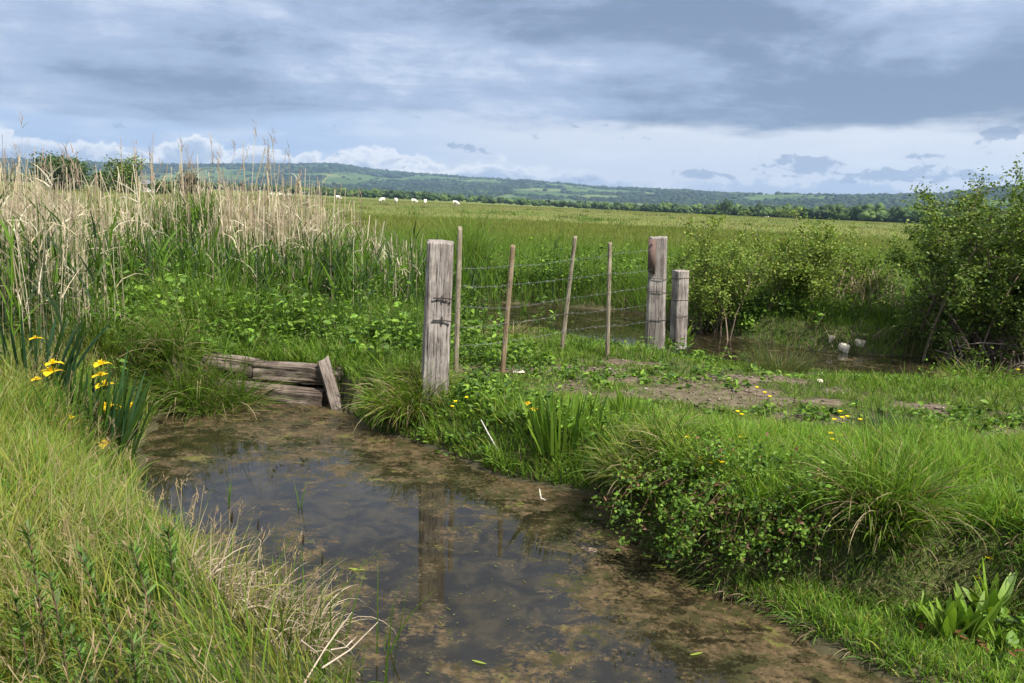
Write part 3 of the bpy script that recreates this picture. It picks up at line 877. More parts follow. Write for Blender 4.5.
# ------------------------------------------------------------------ yellow irises
def iris(label, cx, cy, n, L, rad, flowers, lean_az=None, cols=(G_DRK, G_MID, (.035, .085, .03)), w=(3, 4, 4), group='yellow iris clumps'):
    z0 = z1(cx, cy)
    e = empty('iris_plant', (cx, cy, z0), label, 'iris', group)
    B = Buf()
    a = rng.uniform(-PI, PI, n); r = rad * np.sqrt(rng.uniform(0, 1, n))
    x, y = cx + r * np.cos(a), cy + .7 * r * np.sin(a)
    az = a if lean_az is None else np.where(rng.uniform(0, 1, n) < .6, rng.normal(lean_az, .5, n), a)
    c = pick(n, list(cols), w)
    blades(B, np.stack([x, y, np.full(n, z0 - .05)], 1), rng.uniform(L * .55, L * 1.08, n), az, rng.uniform(.0, .38, n) * (.4 + r / rad), rng.uniform(0, .3, n),
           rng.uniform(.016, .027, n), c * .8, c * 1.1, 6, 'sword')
    o = B.build('leaf_fan', M_GRASS, e, loc=(cx, cy, z0)); o.location = (0, 0, 0)
    for (fx, fy, dep, s) in flowers:
        p = atd(fx, fy, dep)
        B = Buf()
        base = np.array([lerp(cx, p[0], .55), lerp(cy, p[1], .55), z0 - .03])
        tube(B, [base, lerp(base, p, .55) + rng.normal(0, .01, 3), p - [0, 0, .03], p], [.005, .0045, .004, .006], G_MID, 5)
        st = B.build('flower_stem', M_GRASS, e, loc=(cx, cy, z0)); st.location = (0, 0, 0)
        B = Buf()
        YL = np.array([.72, .50, .012])
        for k_ in range(3):       # drooping falls
            A = k_ * 2 * PI / 3 + rng.uniform(0, 1)
            blades(B, p[None], .085 * s, A, .75, 1.7, .055 * s, YL, YL * .95, 5, 'leaf', 0)
            blades(B, p[None], .045 * s, A + PI / 3, .15, .4, .018 * s, YL * 1.05, YL, 3, 'leaf', 0)
            blades(B, p[None] + [0, 0, .006], .04 * s, A, .7, .3, .022 * s, YL * 1.05, YL, 3, 'leaf', 0)
        fl = B.build('flower', M_PETAL, e, loc=(cx, cy, z0)); fl.location = (0, 0, 0)
    return e


iris('tall yellow flowering iris clump growing where the grassy bank meets the water', -2.92, 5.35, 130, .68, .30,
     [(101, 365, 5.5, 1.0), (101, 376, 5.5, .9), (105, 386, 5.5, 1.1), (107, 407, 5.45, 1.15), (112, 411, 5.5, .9), (124, 410, 5.6, .9), (132, 407, 5.6, .9), (104, 445, 5.2, 1.0), (69, 419, 5.2, .7), (53, 364, 5.3, .9), (51, 373, 5.3, 1.2), (37, 380, 5.3, .6)],
     lean_az=.5)
iris('dark blue-green iris leaves without flowers beside the flowering iris', -3.6, 5.75, 60, .62, .32, [(36, 339, 5.9, .7)], cols=(G_DRK, (.03, .075, .035)), w=(2, 3))
iris('sword-leaved iris clump with faded flowers on the bank between pond and crossing', .42, 5.62, 80, .46, .26, [(534, 410, 5.7, .6), (528, 404, 5.8, .5)], cols=(G_MID, G_VIV, G_LIME), w=(3, 4, 2))
iris('small bright iris fan just behind the larger one with faded flowers', .95, 6.05, 30, .34, .10, [(592, 408, 6.05, .45)], cols=(G_VIV, G_LIME), w=(2, 2))

# ------------------------------------------------------------------ docks (broad upright leaves)
def dock(label, cx, cy, n, L, wd, red=0, cols=(G_LIME, G_VIV), group='dock plants'):
    n = int(n * 1.4); wd = wd * .85; z0 = z1(cx, cy); z0 = max(z0, .0)
    B = Buf()
    az = rng.uniform(-PI, PI, n); c = pick(n, list(cols), [3, 2]) * 1.05
    blades(B, np.array([[cx, cy, z0 - .01]]) + rng.normal(0, .015, (n, 3)) * [1, 1, 0], rng.uniform(L * .6, L * 1.1, n), az, rng.uniform(.05, .5, n), rng.uniform(.05, .7, n),
           rng.uniform(wd * .7, wd * 1.2, n), c * .8 * rng.uniform(.7, 1.2, (n, 1)), c * 1.05, 8, 'leaf', rng.uniform(-.8, .8, n))
    e = empty('dock_plant', (cx, cy, z0), label, 'dock plant', group)
    o = B.build('leaf_rosette', M_LEAF, e, loc=(cx, cy, z0)); o.location = (0, 0, 0)
    if red:
        B = Buf()
        blades(B, np.array([[cx, cy, z0 + .02]] * red) + rng.normal(0, .02, (red, 3)) * [1, 1, 0], .13, rng.uniform(-PI, .2, red), rng.uniform(1.0, 1.4, red), rng.uniform(.2, .6, red), wd * .9, (.17, .07, .04), (.26, .10, .055), 5, 'leaf', 0)
        o = B.build('red_leaf', M_LEAF, e, loc=(cx, cy, z0)); o.location = (0, 0, 0)


def gpt(px, py, zg=.2):
    """ground point under a photo pixel"""
    best = None
    for zt in np.linspace(0, .8, 81):          # first ground met along the line of sight
        p = at(px, py, .8 - zt)
        if max(z1(p[0], p[1]), 0) >= .8 - zt: break
    return p[0], p[1]


for (px, py, n, L, wd, red, lab) in [
        (945, 640, 11, .26, .042, 2, 'dock plant with tall spear leaves and a red withered leaf, beneath the largest tussock'),
        (968, 640, 10, .26, .045, 1, 'dock plant with pointed leaves between two other docks by the water'),
        (990, 625, 14, .31, .05, 0, 'tallest bright dock plant of the row, at the picture edge by the water'),
        (1002, 655, 9, .16, .032, 2, 'small dock plant with a red basal leaf, lowest of the docks'),
        (918, 625, 12, .17, .03, 1, 'low spreading dock plant with a rusty leaf, nearest the pond side of its row'),
        (682, 352, 26, .38, .075, 0, 'broad-leaved dock growing against the foot of the short post'),
        (664, 352, 16, .30, .07, 0, 'dock plant at the foot of the tall post with the rusty bracket')]:
    X, Y = gpt(px, py)
    dock(lab, X, Y, n, L, wd, red)
B = None

# ------------------------------------------------------------------ bramble on the steep bank
def scrub(name, label, cat, stems, leaf_n, leaf_s, cols, w, wood=(.13, .095, .07), group=None, leafmat=None, spread=.07, up=.35, rad0=.014, gapseed=0, twigs=7):
    """stems: list of polylines (numpy); twigs and leaves follow them"""
    base = stems[0][0]
    e = empty(name, base, label, cat, group)
    B = Buf(); P = []; D = []
    for s in stems:
        L = np.linalg.norm(np.diff(s, axis=0), axis=1).sum()
        m_ = len(s)
        tube(B, s, np.linspace(rad0, rad0 * .25, m_) * rng.uniform(.6, 1.2), np.array(wood) * rng.uniform(.7, 1.4), 5)
        for k_ in range(twigs):
            i = int(rng.integers(max(1, m_ // 4), m_)); p = s[i]
            d = (s[i] - s[i - 1]); d = d / (np.linalg.norm(d) + 1e-9) + rng.normal(0, .75, 3) + [0, 0, .1]
            d /= np.linalg.norm(d)
            l = L * rng.uniform(.12, .34) * (1.15 - .6 * i / m_)
            q = np.stack([p, p + d * l * .5 + rng.normal(0, .06 * l, 3), p + d * l + [0, 0, .05 * l] + rng.normal(0, .08 * l, 3)])
            tube(B, q, [rad0 * .35, rad0 * .25, rad0 * .1], np.array(wood) * rng.uniform(.7, 1.5), 4)
            for t_ in (.4, .7, .95, 1.05):
                P.append(lerp(q[0], q[2], t_) if t_ > .5 else lerp(q[0], q[1], t_ * 2)); D.append(d)
        for i in range(m_ // 2, m_): P.append(s[i]); D.append(s[i] - s[i - 1])
    o = B.build('branches', M_BARK, e, loc=base); o.location = (0, 0, 0)
    P = np.array(P); D = np.array(D)
    i = rng.integers(0, len(P), leaf_n)
    # some twigs carry more leaves than others
    wgt = rng.uniform(0, 1, len(P)) ** 1.5; i = rng.choice(len(P), leaf_n, p=wgt / wgt.sum())
    pos = P[i] + rng.normal(0, spread, (leaf_n, 3)) * rng.uniform(.3, 1.5, (leaf_n, 1))
    pos[:, 2] = np.maximum(pos[:, 2], .02)
    tone = (rng.uniform(.75, 1.25, len(P)))[i][:, None]
    B = Buf()
    leaves(B, pos, leaf_s * rng.uniform(.6, 1.35, leaf_n), pick(leaf_n, cols, w) * tone, up)
    o = B.build('foliage', leafmat or M_LEAF, e, loc=base); o.location = (0, 0, 0)
    return e


st = []
for k_ in range(60):
    f_ = rng.uniform(0, 1)
    b = np.array([lerp(1.18, 1.74, f_) + rng.uniform(0, .2), lerp(4.50, 4.0, f_) + rng.uniform(0, .16), 0.0]); b[2] = z1(b[0], b[1])
    l_ = rng.uniform(.15, .52)
    d = np.array([-.80, -.60, 0]) * l_ + rng.normal(0, .09, 3) * [1, 1, 0]
    up_ = rng.uniform(.0, .11)
    s = [b, b + d * .3 + [0, 0, up_], b + d * .65 + [0, 0, up_ * .9], b + d * .95 - [0, 0, .02], b + d * 1.1 - [0, 0, .16], b + d * 1.15 - [0, 0, rng.uniform(.12, .34)]]
    s = np.array(s); s[:, 2] = np.maximum(s[:, 2], .05); st.append(s)
scrub('bramble', 'trailing bramble with small scalloped leaves spilling down the steep pond bank', 'bramble', st, 10000, .027, [G_LIME, G_VIV, G_MID, G_DRK, (.16, .085, .05)], [3.5, 4, 4, 2, .8], (.12, .06, .04), spread=.032, rad0=.004, twigs=5)

# dead grass curtain under the overhang
B = Buf(); n = 170000
x, y = rng.uniform(.65, 4.2, n), rng.uniform(2.2, 5.4, n)
zz = zland(x, y); gxx = (zland(x + .04, y) - zz) / .04; gyy = (zland(x, y + .04) - zz) / .04; sl = np.hypot(gxx, gyy)
k = (pond_sd(x, y) > 0) & (sl > .8) & (rng.uniform(0, 1, n) < .75); x, y, zz, gxx, gyy = x[k], y[k], zz[k], gxx[k], gyy[k]; n = len(x)
c = pick(n, [STRAW, BROWN, G_MID, (.07, .05, .03), G_VIV], [2, 2.4, 4, 1.6, 4])
blades(B, np.stack([x, y, zz], 1), rng.uniform(.05, .17, n), np.arctan2(-gyy, -gxx) + rng.normal(0, .6, n), rng.uniform(.4, 1.2, n), rng.uniform(.8, 1.9, n), rng.uniform(.003, .007, n), c * .8, c, 5)
n = 9000
x, y = rng.uniform(-5, 6.3, n), rng.uniform(11, 17, n); dd = ditch_sd(x, y); k = (dd > .02) & (dd < .45) & (y > np.interp(x, DITCH[:, 0], DITCH[:, 1])) & (fbm(x * 1.2, y * 1.2, 49, 3) > .42); x, y = x[k], y[k]; n = len(x)
c = pick(n, [STRAW, BROWN, TAN, (.07, .05, .03)], [3, 4, 1.5, 2])
blades(B, on_ground(x, y), rng.uniform(.12, .42, n), rng.normal(-1.57, 1.2, n), rng.uniform(0, .6, n), rng.uniform(.1, 1.4, n), rng.uniform(.008, .016, n), c * .85, c, 3)
kind(B.build('dead_bank_grass', M_DRY), 'stuff', 'dead grass hanging on the steep pond bank and along the far ditch edge')

# ------------------------------------------------------------------ tall leafy weeds in the near corner
def forb(label, px, py, dep, h, n, group='leafy weeds in the near corner', dead=False):
    p = atd(px, py, dep); cx, cy = p[0], p[1]; z0 = z1(cx, cy); h = p[2] - z0
    e = empty('leafy_weed', (cx, cy, z0), label, 'weed', group)
    B = Buf(); lx, ly = rng.normal(0, .04, 2)
    tt = np.linspace(0, 1, 6)
    S_ = np.stack([cx + lx * tt ** 2, cy + ly * tt ** 2, z0 + h * tt], 1)
    tube(B, S_, np.linspace(.0035, .0015, 6), (.12, .075, .05), 5)
    o = B.build('stem', M_BARK, e, loc=(cx, cy, z0)); o.location = (0, 0, 0)
    B = Buf(); q = n
    t2 = rng.uniform(.2, 1, q); b = np.stack([np.interp(t2, tt, S_[:, k_]) for k_ in range(3)], 1)
    c = pick(q, [G_DRK, G_MID, (.085, .12, .035)], [2, 4, 2])
    blades(B, b, rng.uniform(.022, .05, q), rng.uniform(-PI, PI, q), rng.uniform(.3, .9, q), rng.uniform(.0, .7, q), rng.uniform(.005, .009, q), c * 1.2, c * 1.4, 4, 'leaf', rng.uniform(-.9, .9, q))
    o = B.build('foliage', M_LEAF, e, loc=(cx, cy, z0)); o.location = (0, 0, 0)


for (px, py, dep, lab) in [(38, 536, 2.05, 'tallest dark-stemmed weed of the near corner, by the picture edge'), (62, 580, 1.95, 'dark leafy weed beside the tallest one by the picture edge'), (25, 600, 1.9, 'short leafy weed at the very edge of the picture corner'),
                      (110, 560, 2.1, 'thin dark weed standing among yellow grass in the near corner'), (150, 556, 2.25, 'dark weed stem between yellow grass and bleached sedge'), (172, 533, 2.5, 'bushy-topped leafy weed closest to the pond edge'),
                      (90, 625, 1.85, 'low bushy weed on the bottom edge of the picture'), (135, 640, 1.9, 'short dark weed at the bottom, before the bleached sedge')]:
    forb(lab, px, py - 8, dep, .3, 95)

# ------------------------------------------------------------------ buttercups
def buttercup(px, py, zg, label, s=1.0):
    X, Y = gpt(px, py + 20, zg); z0 = z1(X, Y); Z = atd(px, py, Y)[2]; Z = max(Z, z0 + .06)
    B = Buf(); p = np.array([[X, Y, Z]])
    tube(B, [[X, Y, z0], [X + .004, Y, lerp(z0, Z, .6)], [X, Y, Z]], [.002, .0016, .0014], G_MID, 4)
    for k_ in range(5):
        blades(B, p, .016 * s, k_ * 2 * PI / 5, .95, .1, .018 * s, (.78, .60, .012), (.82, .64, .015), 3, 'leaf', 0)
    tag(B.build('buttercup', M_PETAL, loc=(X, Y, z0)), label, 'flower', 'buttercups in the grass')


BC1 = [(690, 463), (697, 466), (703, 455), (708, 464), (716, 461), (724, 458), (700, 459), (694, 459), (711, 456), (720, 463)]
BC2 = [(832, 420), (840, 418), (838, 412), (845, 417), (858, 420), (830, 440), (838, 436), (828, 434), (836, 443), (842, 449)]
BC3 = [(736, 412), (672, 435), (686, 438), (763, 393), (755, 388), (768, 397), (738, 438), (740, 415)]
BC4 = [(1015, 370), (984, 567), (974, 578), (455, 402), (466, 398), (452, 407)]
for l_, lab, s in ((BC1, 'small yellow buttercup in the group above the shaggy corner tussock', 1.35), (BC2, 'small yellow buttercup in the group beside the grey-green rush tussock', 1.35)):
    for (px, py) in l_: buttercup(px, py, .35, lab, s)
for k_, (px, py) in enumerate(BC3 + BC4):
    buttercup(px, py, .35, ['lone buttercup between the two larger buttercup groups', 'buttercup just above the iris with faded flowers', 'buttercup above the corner group, beside the iris', 'topmost buttercup at the bare earth track',
                            'buttercup on the near edge of the bare track', 'buttercup below the bare track, beside two others', 'buttercup at the upper edge of the bramble', 'tiny buttercup close beside the lone one on the crossing',
                            'buttercup under the leafy bush at the picture edge', 'buttercup on the steep bank above the docks', 'buttercup lower on the steep bank above the docks', 'buttercup at the foot of the tall notched post', 'buttercup in the weeds beside the notched post', 'lowest buttercup in the weeds under the notched post'][k_], 1.3)

#--PART3--
# ------------------------------------------------------------------ worked wood
def log_mesh(name, h, w, d, mat, parent=None, square=.55, seed=0, taper=.06, cracks=6, n=48, m=90, top_slant=(0, 0), rough=.006, along='Z', waist=None):
    """upright weathered timber: superellipse section, grain ridges, drying cracks, chewed top"""
    th = np.arange(n) * 2 * PI / n
    ex = 2 / lerp(2, 8, square)
    cx = np.sign(np.cos(th)) * np.abs(np.cos(th)) ** ex; cy = np.sign(np.sin(th)) * np.abs(np.sin(th)) ** ex
    zz = np.linspace(0, h, m)
    T, Z = np.meshgrid(np.arange(n), zz)
    a = th[T]
    disp = rough * 2.2 * (fbm(np.cos(a) * 3 + seed, np.sin(a) * 3 + Z * 1.3, 100 + seed, 3) - .5)
    disp += rough * 1.5 * (fbm(a * 9 + .2 * np.sin(Z * 5), Z * 2.2, 110 + seed, 3) - .5)
    r = random.Random(seed)
    for k in range(cracks):
        a0 = r.uniform(0, 2 * PI); z0 = r.uniform(-.2, .8) * h; z1_ = z0 + r.uniform(.25, .9) * h
        wob = a0 + .16 * (fbm(Z * 2.0, Z * 0 + k, 120 + seed, 2) - .5)
        da = np.abs((a - wob + PI) % (2 * PI) - PI)
        disp -= r.uniform(.008, .02) * np.exp(-(da / .055) ** 2) * sstep(z0, z0 + .1, Z) * sstep(z1_, z1_ - .1, Z)
    for k in range(cracks // 2 + 1):       # knots and scars
        a0 = r.uniform(0, 2 * PI); z0 = r.uniform(.1, .95) * h
        da = np.abs((a - a0 + PI) % (2 * PI) - PI)
        disp -= r.uniform(-.006, .012) * np.exp(-(da / .22) ** 2 - ((Z - z0) / .035) ** 2)
    tp = 1 - taper * Z / h
    if waist is not None: tp = tp * waist(Z / h)
    X = cx[T] * (w / 2 * tp + disp); Y = cy[T] * (d / 2 * tp + disp)
    top = (Z / h) ** 6
    ZZ = Z + top * (top_slant[0] * X + top_slant[1] * Y + .02 * (fbm(X * 30 + seed, Y * 30, 130 + seed, 2) - .5))
    V = np.stack([X, Y, ZZ], -1).reshape(-1, 3)
    i = (np.arange(m - 1)[:, None] * n); j = np.arange(n)[None]; j2 = (j + 1) % n
    Q = np.stack([i + j, i + j2, i + n + j2, i + n + j], -1).reshape(-1, 4)
    B = Buf()
    rows = [V]
    # end grain: rings shrinking to the centre
    last = V[-n:]; c0 = last.mean(0); Qs = [Q]; base = (m - 1) * n
    for k, f in enumerate((.8, .5, .2)):
        ring = c0 + (last - c0) * f + np.stack([0 * th, 0 * th, -.006 + .018 * (fbm(cx * f * 6 + seed, cy * f * 6, 140 + seed, 3) - .5)], 1)
        rows.append(ring); nb = m * n + k * n
        Qs.append(np.stack([base + j[0], base + j2[0], nb + j2[0], nb + j[0]], 1)); base = nb
    rows.append(c0[None]); ctr = m * n + 3 * n
    T3 = np.stack([base + j[0], base + j2[0], 0 * j[0] + ctr], 1)
    VV = np.concatenate(rows)
    # close the foot
    f0 = len(VV); VV = np.vstack([VV, V[:n].mean(0)])
    T4 = np.stack([j2[0], j[0], 0 * j[0] + f0], 1)
    if along == 'X': VV = VV[:, [2, 0, 1]]
    B.add(VV, np.concatenate(Qs), np.concatenate([T3, T4]), (1, 1, 1))
    return B.build(name, mat, parent)


def post(label, base, top, w, d, mat, name='wooden_post', cat='post', group=None, yaw=0.0, sink=.25, **kw):
    base = np.asarray(base, float); top = np.asarray(top, float)
    ax = Vector(top - base); h = ax.length + sink
    q = ax.to_track_quat('Z', 'Y')
    e = empty(name, base, label, cat, group)
    e.rotation_mode = 'QUATERNION'
    e.rotation_quaternion = Vector((0, 0, 1)).rotation_difference(ax.normalized()) @ Matrix.Rotation(yaw, 3, 'Z').to_quaternion()
    o = log_mesh('shaft', h, w, d, mat, e, **kw); o.location = (0, 0, -sink)
    return e, ax.length


def ring(B, rx, ry, z, r=.003, n=22, sq=.55, jit=.006):
    th = np.arange(n + 1) * 2 * PI / n; ex = 2 / lerp(2, 8, sq)
    x = np.sign(np.cos(th)) * np.abs(np.cos(th)) ** ex * rx; y = np.sign(np.sin(th)) * np.abs(np.sin(th)) ** ex * ry
    zz = z + jit * np.sin(th * 2 + z * 40)
    tube(B, np.stack([x, y, zz], 1), r, (1, 1, 1), 5)


def base_top(bx, by, tx, ty, Y=None, zg=None):
    if Y is None:
        X, Y = gpt(bx, by, .3)
    p = atd(bx, by, Y); t_ = atd(tx, ty, Y)
    return p, t_


# tall notched gate post
p, q = base_top(434, 408, 440.5, 241, 6.62)
e, hh = post('tallest and thickest grey squared post, cracked, with two iron hinge pins, beside the pond', p, q, .225, .20, M_GREYWOOD, 'gate_post', 'post', yaw=.12, square=.62, seed=3, cracks=9, taper=.05, top_slant=(.0, .05), rough=.010)
for zf, dxx in ((.475, .10), (.37, .10)):
    B = Buf()
    zc = hh * (1 - .325) if zf > .45 else hh * (1 - .455)
    tube(B, [[-.045, -.107, zc], [.03, -.108, zc + .003], [.118, -.112, zc - .004]], .006, (1, 1, 1), 7)
    tube(B, [[.035, -.104, zc - .035], [.036, -.113, zc], [.035, -.104, zc + .035]], .005, (1, 1, 1), 7)
    B.build('hinge_pin', M_IRON, e)

# thin round stakes of the wire fence
STK = [((455.5, 377), (460, 227), 7.55, .044, M_STAKE, 'tallest thin stake, just behind the thick notched post'),
       ((502, 377), (513, 245), 7.62, .046, M_STAKE2, 'brownish round stake leaning slightly, second of the wire fence from the notched post'),
       ((561, 356), (575.5, 236), 8.75, .042, M_STAKE, 'thin stake leaning most, in the middle of the wire fence'),
       ((607, 361), (610, 242), 8.6, .040, M_STAKE, 'slim upright stake of the wire fence, nearest the tall post with the rusty bracket')]
stakes = []
for k_, (b_, t_, Y, d_, mt, lab) in enumerate(STK):
    p = atd(*b_, Y); q = atd(*t_, Y)
    if p[2] < z1(p[0], p[1]): pass
    post(lab, p, q, d_ * 1.15, d_ * 1.15, mt, 'fence_stake', 'stake', 'thin stakes of the wire fence', square=.05, seed=20 + k_, cracks=3, n=20, m=50, taper=.12, rough=.003, sink=.3)
    stakes.append((p, q))
# strainer post with bracket
p5, q5 = base_top(655, 338, 658.5, 237, 10.2)
e, h5 = post('tall squared grey post with rusty bracket at the far end of the fence', p5, q5, .25, .22, M_GREYWOOD, 'gate_post', 'post', yaw=-.25, square=.6, seed=7, cracks=7, taper=.16, top_slant=(.02, .05), rough=.008)
B = Buf()
bx = np.array([(-.115, -.125, h5 - .43), (-.02, -.145, h5 - .46), (-.02, -.145, h5 - .03), (-.115, -.125, h5 - .02), (-.115, -.10, h5 - .43), (-.02, -.10, h5 - .46), (-.02, -.10, h5 - .03), (-.115, -.10, h5 - .02)])
B.add(bx, [[0, 1, 2, 3], [7, 6, 5, 4], [0, 4, 5, 1], [1, 5, 6, 2], [2, 6, 7, 3], [3, 7, 4, 0]], None, (1, 1, 1))
br = B.build('bracket', M_RUST, e)
B = Buf()
for zc in (h5 - .40, h5 - .09):
    B = Buf(); tube(B, [[-.07, -.128, zc], [-.07, -.152, zc]], .012, (1, 1, 1), 8)
    B.build('bolt', M_IRON, e); B = Buf()
for zc in (h5 * .60, h5 * .47, h5 * .19):
    B = Buf(); ring(B, .126, .112, zc, .0035); B.build('wire_wrap', M_IRON, e)
p6, q6 = base_top(678.5, 331, 681, 270.5, 10.9)
e, h6 = post('short stout grey post wired to the tall post with the rusty bracket', p6, q6, .20, .19, M_GREYWOOD, 'short_post', 'post', yaw=.3, square=.25, seed=9, cracks=6, taper=-.02, rough=.008)
for zc in (h6 * .88, h6 * .52, h6 * .26):
    B = Buf(); ring(B, .105, .10, zc, .0035, sq=.25); B.build('wire_wrap', M_IRON, e)
# old stake stump at the ditch
p, q = base_top(699, 322, 700, 303, 13.2)
pz = z1(p[0], p[1])
# barbed wire strands
def strand(label, pts, seed, group='barbed wire strands'):
    r = np.random.default_rng(seed)
    B = Buf(); path = []
    for a_, b_ in zip(pts[:-1], pts[1:]):
        m_ = 14; tt = np.linspace(0, 1, m_, endpoint=False)
        s = a_ + (b_ - a_) * tt[:, None]; s[:, 2] -= .010 * 4 * tt * (1 - tt) * r.uniform(-.4, 1.8)
        path.append(s + r.normal(0, .003, s.shape))
    path = np.concatenate(path + [np.array([pts[-1]])])
    tube(B, path, .0014, (1, 1, 1), 5)
    for i in range(2, len(path) - 1, 2):
        c = path[i]
        for k in range(2):
            d = r.normal(0, 1, 3); d /= np.linalg.norm(d); tube(B, [c - d * .02, c, c + d * .02], [.0010, .0017, .0010], (1, 1, 1), 4)
    tag(B.build('barbed_wire', M_WIRE, loc=path[0]), label, 'wire', group)


for k_, (zs, lab) in enumerate([((267, 265, 259, 254, 250), 'topmost barbed wire strand between the stakes and the bracketed post'), ((286, 284, 277, 273, 269), 'second barbed wire strand from the top of the fence'),
                                ((307, 308, 297, 292, 286), 'third barbed wire strand down, middle of the fence'), ((326, 322, 313, 309, 304), 'fourth barbed wire strand down, seen against the dark ditch water'), ((345, 341, 330, 326, 321), 'lowest barbed wire strand, half hidden in the weeds')]):
    pts = []
    for (p, q), yy in zip(stakes + [(p5, q5)], zs):
        # height on the stake where the photo shows the strand
        lo, hi = 0, 1
        ys = [ (lambda w: 0)(0) ]
        P_ = None
        best = None
        for t_ in np.linspace(0, 1, 80):
            s_ = lerp(p, q, t_)
            d = s_ - [0, 0, CAM_H]
            w_ = d[1] * math.cos(PITCH) - d[2] * math.sin(PITCH); uu = d[0] / w_; vv = (d[1] * math.sin(PITCH) + d[2] * math.cos(PITCH)) / w_
            v2 = -uu * math.sin(ROLL) + vv * math.cos(ROLL)
            er = abs(341.5 - v2 * FPX - yy)
            if best is None or er < best: best, P_ = er, s_
        pts.append(P_ + [0, -.028, 0])
    pts[-1] = pts[-1] + [-.10, -.06, 0]
    strand(lab, pts, 200 + k_)

# ------------------------------------------------------------------ timbers holding the bank
def beam(label, p0, p1, hgt, thick, seed, **kw):
    p0 = np.asarray(p0, float); p1 = np.asarray(p1, float)
    ax = Vector(p1 - p0); L = ax.length
    e = empty('retaining_timber', p0, label, 'timber', 'old timbers holding the pond bank')
    e.rotation_mode = 'QUATERNION'
    e.rotation_quaternion = Vector((1, 0, 0)).rotation_difference(ax.normalized())
    log_mesh('beam', L, thick, hgt, M_OLDTIMBER, e, seed=seed, along='X', taper=.01, square=.55, n=72, m=120, cracks=26, **kw)
    return e


T0 = np.array([-3.10, 7.76, 0]); T1 = np.array([-1.74, 7.52, 0]); T2 = np.array([-1.20, 7.36, 0])
beam('lower timber of the bank edge, dark and wet along the waterline', T0 + [0, -.14, .07], lerp(T0, T1, .98) + [0, -.12, .04], .20, .17, 31, rough=.012)
beam('rotten split upper timber at the sedge end of the bank edge', T0 + [0, -.05, .29], lerp(T0, T1, .45) + [0, -.05, .27], .19, .17, 32, rough=.022)
beam('upper timber with a clean sawn end beside the leaning stake', lerp(T0, T1, .455) + [0, -.06, .26], lerp(T0, T1, .99) + [0, -.06, .275], .19, .16, 33, rough=.010)
beam('short timber half buried behind the leaning stake', T1 + [.03, .06, .27], T2 + [.1, .10, .25], .15, .14, 34, rough=.012)
p = at(338, 411, -.02); q = atd(323, 360, p[1] + .18)
post('short leaning flat stake propped before the bank timbers', p, q, .105, .065, M_OLDSTAKE, 'leaning_stake', 'stake', yaw=.35, square=.75, seed=41, cracks=5, n=40, m=60, taper=-.03, top_slant=(.3, 0), rough=.008, sink=.15)

# ------------------------------------------------------------------ stones and sticks
def rock(label, px, py, sz, seed, zc=None, mat=M_STONE, group='pale stones', flat=.75, loc=None):
    if loc is None:
        X, Y = gpt(px, py, .1); z0 = max(z1(X, Y), 0)
        loc = (X, Y, z0)
    r = np.random.default_rng(seed)
    import bmesh
    bm = bmesh.new(); bmesh.ops.create_icosphere(bm, subdivisions=3, radius=1)
    nrm = [(Vector(r.normal(0, 1, 3)).normalized(), r.uniform(.42, .8)) for _ in range(10)]
    for v_ in bm.verts:
        for nn, dd in nrm:
            k = v_.co.dot(nn)
            if k > dd: v_.co -= nn * (k - dd) * .92
        v_.co *= 1 + .07 * (float(fbm(np.array([v_.co.x * 3 + seed]), np.array([v_.co.y * 3 + v_.co.z * 2]), seed, 3)[0]) - .5)
        v_.co = Vector((v_.co.x * sz, v_.co.y * sz * .8, v_.co.z * sz * flat + sz * flat * .55))
    me = bpy.data.meshes.new('stone'); bm.to_mesh(me); bm.free(); me.materials.append(mat)
    o = bpy.data.objects.new('stone', me); C.objects.link(o); o.location = [float(k) for k in loc]; o.rotation_euler = (r.uniform(-.2, .2), r.uniform(-.2, .2), r.uniform(0, 6))
    return tag(o, label, 'stone', group)


rock('pointed cream stone standing on the ditch edge', 828, 350, .12, 1, flat=1.2, loc=at(828, 347, .03))
rock('small cream stone up the bank behind the other pale stones', 826, 335, .09, 2, loc=at(826, 338, .10))
rock('grey blocky stone in the middle of the ditch-edge group', 845, 352, .13, 3, loc=at(845, 352, .0))
rock('whitish stone with one dark face, at the leafy bush end of the ditch-edge group', 857, 351, .12, 4, flat=1.1, loc=at(859, 350, .03))
rock('greyish stone half hidden by the brown-green rushes', 812, 339, .07, 5, loc=at(812, 344, .05))
rock('flat orange-brown stone on the far ditch bank', 872, 331, .15, 6, loc=at(872, 336, .18), mat=plain('ochre_stone', (.36, .27, .17), .9, 0, .3, 20, .01), flat=.5)
rock('flat pale stone in the grass by the second fence stake', 520, 374, .075, 7, flat=.45)
rock('white stone at the waterline under the bank corner', 612, 487, .05, 8, flat=.8)
rock('small pale stone lying on the bare earth track', 820, 383, .045, 9, flat=.4)
rock('little white stone at the water edge below the notched post', 461, 446, .03, 10)
M_SCUM = plain('dried_scum', (.19, .135, .085), .9, 0, .6, 40, .012)
rock('pinkish mound of dried mud breaking the pond surface', 592, 553, .11, 11, mat=M_SCUM, flat=.22, loc=(*at(592, 553, 0)[:2], -.03), group='mounds')
B = Buf()
a_ = at(545, 500, .01)
tube(B, [a_, a_ + [-.03, -.02, .02], a_ + [-.04, .02, .07]], [.007, .006, .004], (.5, .46, .4), 6)
tag(B.build('stick', M_BARK, loc=a_), 'short bleached stick poking from the water below the faded iris', 'stick')
B = Buf(); a_ = at(499, 452, .12)
tube(B, [a_, a_ + [-.09, .08, .12], a_ + [-.15, .16, .2]], [.006, .005, .004], (.5, .47, .42), 6)
tag(B.build('stick', M_BARK, loc=a_), 'grey stick lying in the weeds below the fence stakes', 'stick')
B = Buf(); a_ = atd(648, 557, 4.5)
